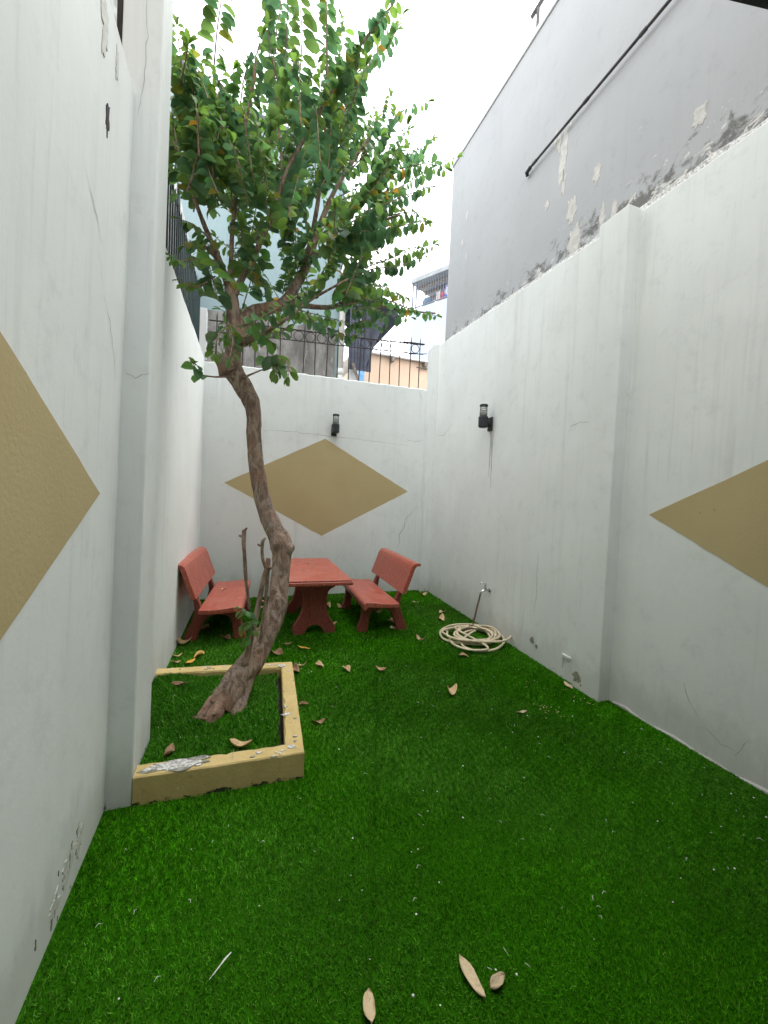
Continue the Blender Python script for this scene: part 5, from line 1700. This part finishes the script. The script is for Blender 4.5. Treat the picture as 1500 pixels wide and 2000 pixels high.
# ------------------------------------------------------------------ fallen leaves
DC = {'y': (.60, .33, .04), 'o': (.55, .34, .08), 't': (.50, .345, .175), 'b': (.30, .175, .09), 'p': (.52, .40, .24)}
def dry_leaf(label, pos, L, head, kind, seed):
    rr = random.Random(seed)
    vs, fs = [], []
    nl, nw = 7, 4
    Wd = L*rr.uniform(.30, .60)
    cu, ro, tw = rr.uniform(-.4, 2.4), rr.uniform(.3, 2.3), rr.uniform(-1.2, 1.2)
    if (L > .09 and kind == 'p') or kind == 'y':
        cu, ro, tw = .35, .35, .1
    for i in range(nl+1):
        t = i/nl
        wd = Wd*.5*max(.03, math.sin(math.pi*t**.85)**.75)
        for j in range(nw+1):
            s_ = (j/nw-.5)*2
            a = s_*ro*.5
            x_ = (t-.5)*L
            y_ = wd*(math.sin(a)/(ro*.5) if ro else s_)
            z_ = wd*abs(s_)**1.5*.45*ro+cu*L*(t-.5)**2*.9+tw*(t-.5)*y_*3+.004*math.sin(t*9+s_*4+seed)
            vs.append((x_, y_, z_))
    for i in range(nl):
        for j in range(nw):
            a = i*(nw+1)+j
            fs.append((a, a+nw+1, a+nw+2, a+1))
    b = len(vs)
    me = MB().add(vs, fs).mesh('fallen_leaf', fixn=False)
    v_ = rr.uniform(.85, 1.15)
    c = tuple(q*v_ for q in DC[kind])
    at = me.color_attributes.new('Col', 'FLOAT_COLOR', 'POINT')
    at.data.foreach_set('color', np.array([(*c, 1.)]*len(me.vertices)).reshape(-1))
    o = link('fallen_leaf', me, 'dry_leaf', smooth=True)
    md = o.modifiers.new('thickness', 'SOLIDIFY')
    md.thickness = .0015
    zmin = min(v[2] for v in vs)
    o.location = (pos[0], pos[1], pos[2]-zmin-.006)
    o.rotation_euler = (rr.uniform(-.25, .25), rr.uniform(-.15, .15), head)
    tag(o, label, 'leaf', 'fallen leaves')
for i, (lab, pos, L, head, kd) in enumerate(DRY):
    z_ = pos[2]
    if planter_in(np.array(pos[0]), np.array(pos[1])):
        z_ = float(mound(pos[0], pos[1]))+.024
    elif lab.endswith('seat of the left bench'):
        z_ = .400
    dry_leaf(lab, (pos[0], pos[1], z_), L, head, kd, 100+i)

# feather, fluff, straw crumbs
fth = MB().tube(catmull([(-.045, 1.355, .032), (-.02, 1.372, .040), (.0, 1.392, .040), (.022, 1.415, .034)], 5), [.001]*3+[.0022]*6+[.003]*4+[.0022]*2+[.001], 6)
tag(fth.build('feather', 'white_fluff', smooth=True), 'slim white feather lying on the turf at the lower left', 'feather')
fl_ = MB()
for i in range(230):
    x, y = random.uniform(-.5, 3.0), 1.05+4.6*random.random()**1.7
    if planter_in(np.array(x), np.array(y), .02):
        z = float(mound(x, y))+.022 if x < .25 and x > -.45 and 2.45 < y < 3.35 else None
        if z is None:
            continue
    else:
        z = .026
    if x > float(x_right(y))-.05 or x < float(x_left(y))+.03:
        continue
    a = random.uniform(0, 6.28)
    if random.random() < .35:
        l = random.uniform(.010, .026)
        dx, dy = math.cos(a)*l, math.sin(a)*l
        fl_.tube([(x, y, z), (x+dx*.5-dy*.18, y+dy*.5+dx*.18, z+.006), (x+dx, y+dy, z+.001)], [.0006, .0011, .0005], 4)
    else:
        r_ = random.uniform(.0018, .0048)
        fl_.lathe([(r_*.5, -r_*.4), (r_, 0), (r_*.6, r_*.5)], (x, y, z), 6)
tag(fl_.build('fluff', 'white_fluff'), 'tiny white fluff and down scattered over the turf', 'debris', kind='stuff')
st = MB()
for (cx, cy, sx, n_) in ((2.36, 2.46, .07, 26), (2.55, 2.90, .14, 12), (2.72, 2.50, .12, 12)):
    for i in range(n_):
        x, y = random.gauss(cx, sx), random.gauss(cy, sx*.8)
        if x > float(x_right(y))-.02:
            continue
        r_ = random.uniform(.002, .0045)
        st.obox((x, y, .026), (r_, r_*.3, 0), (-r_*.3, r_*.6, 0), (0, 0, .0015))
tag(st.build('straw_crumbs', 'straw'), 'pale straw crumbs sprinkled on the turf before the right pilaster', 'debris', kind='stuff')
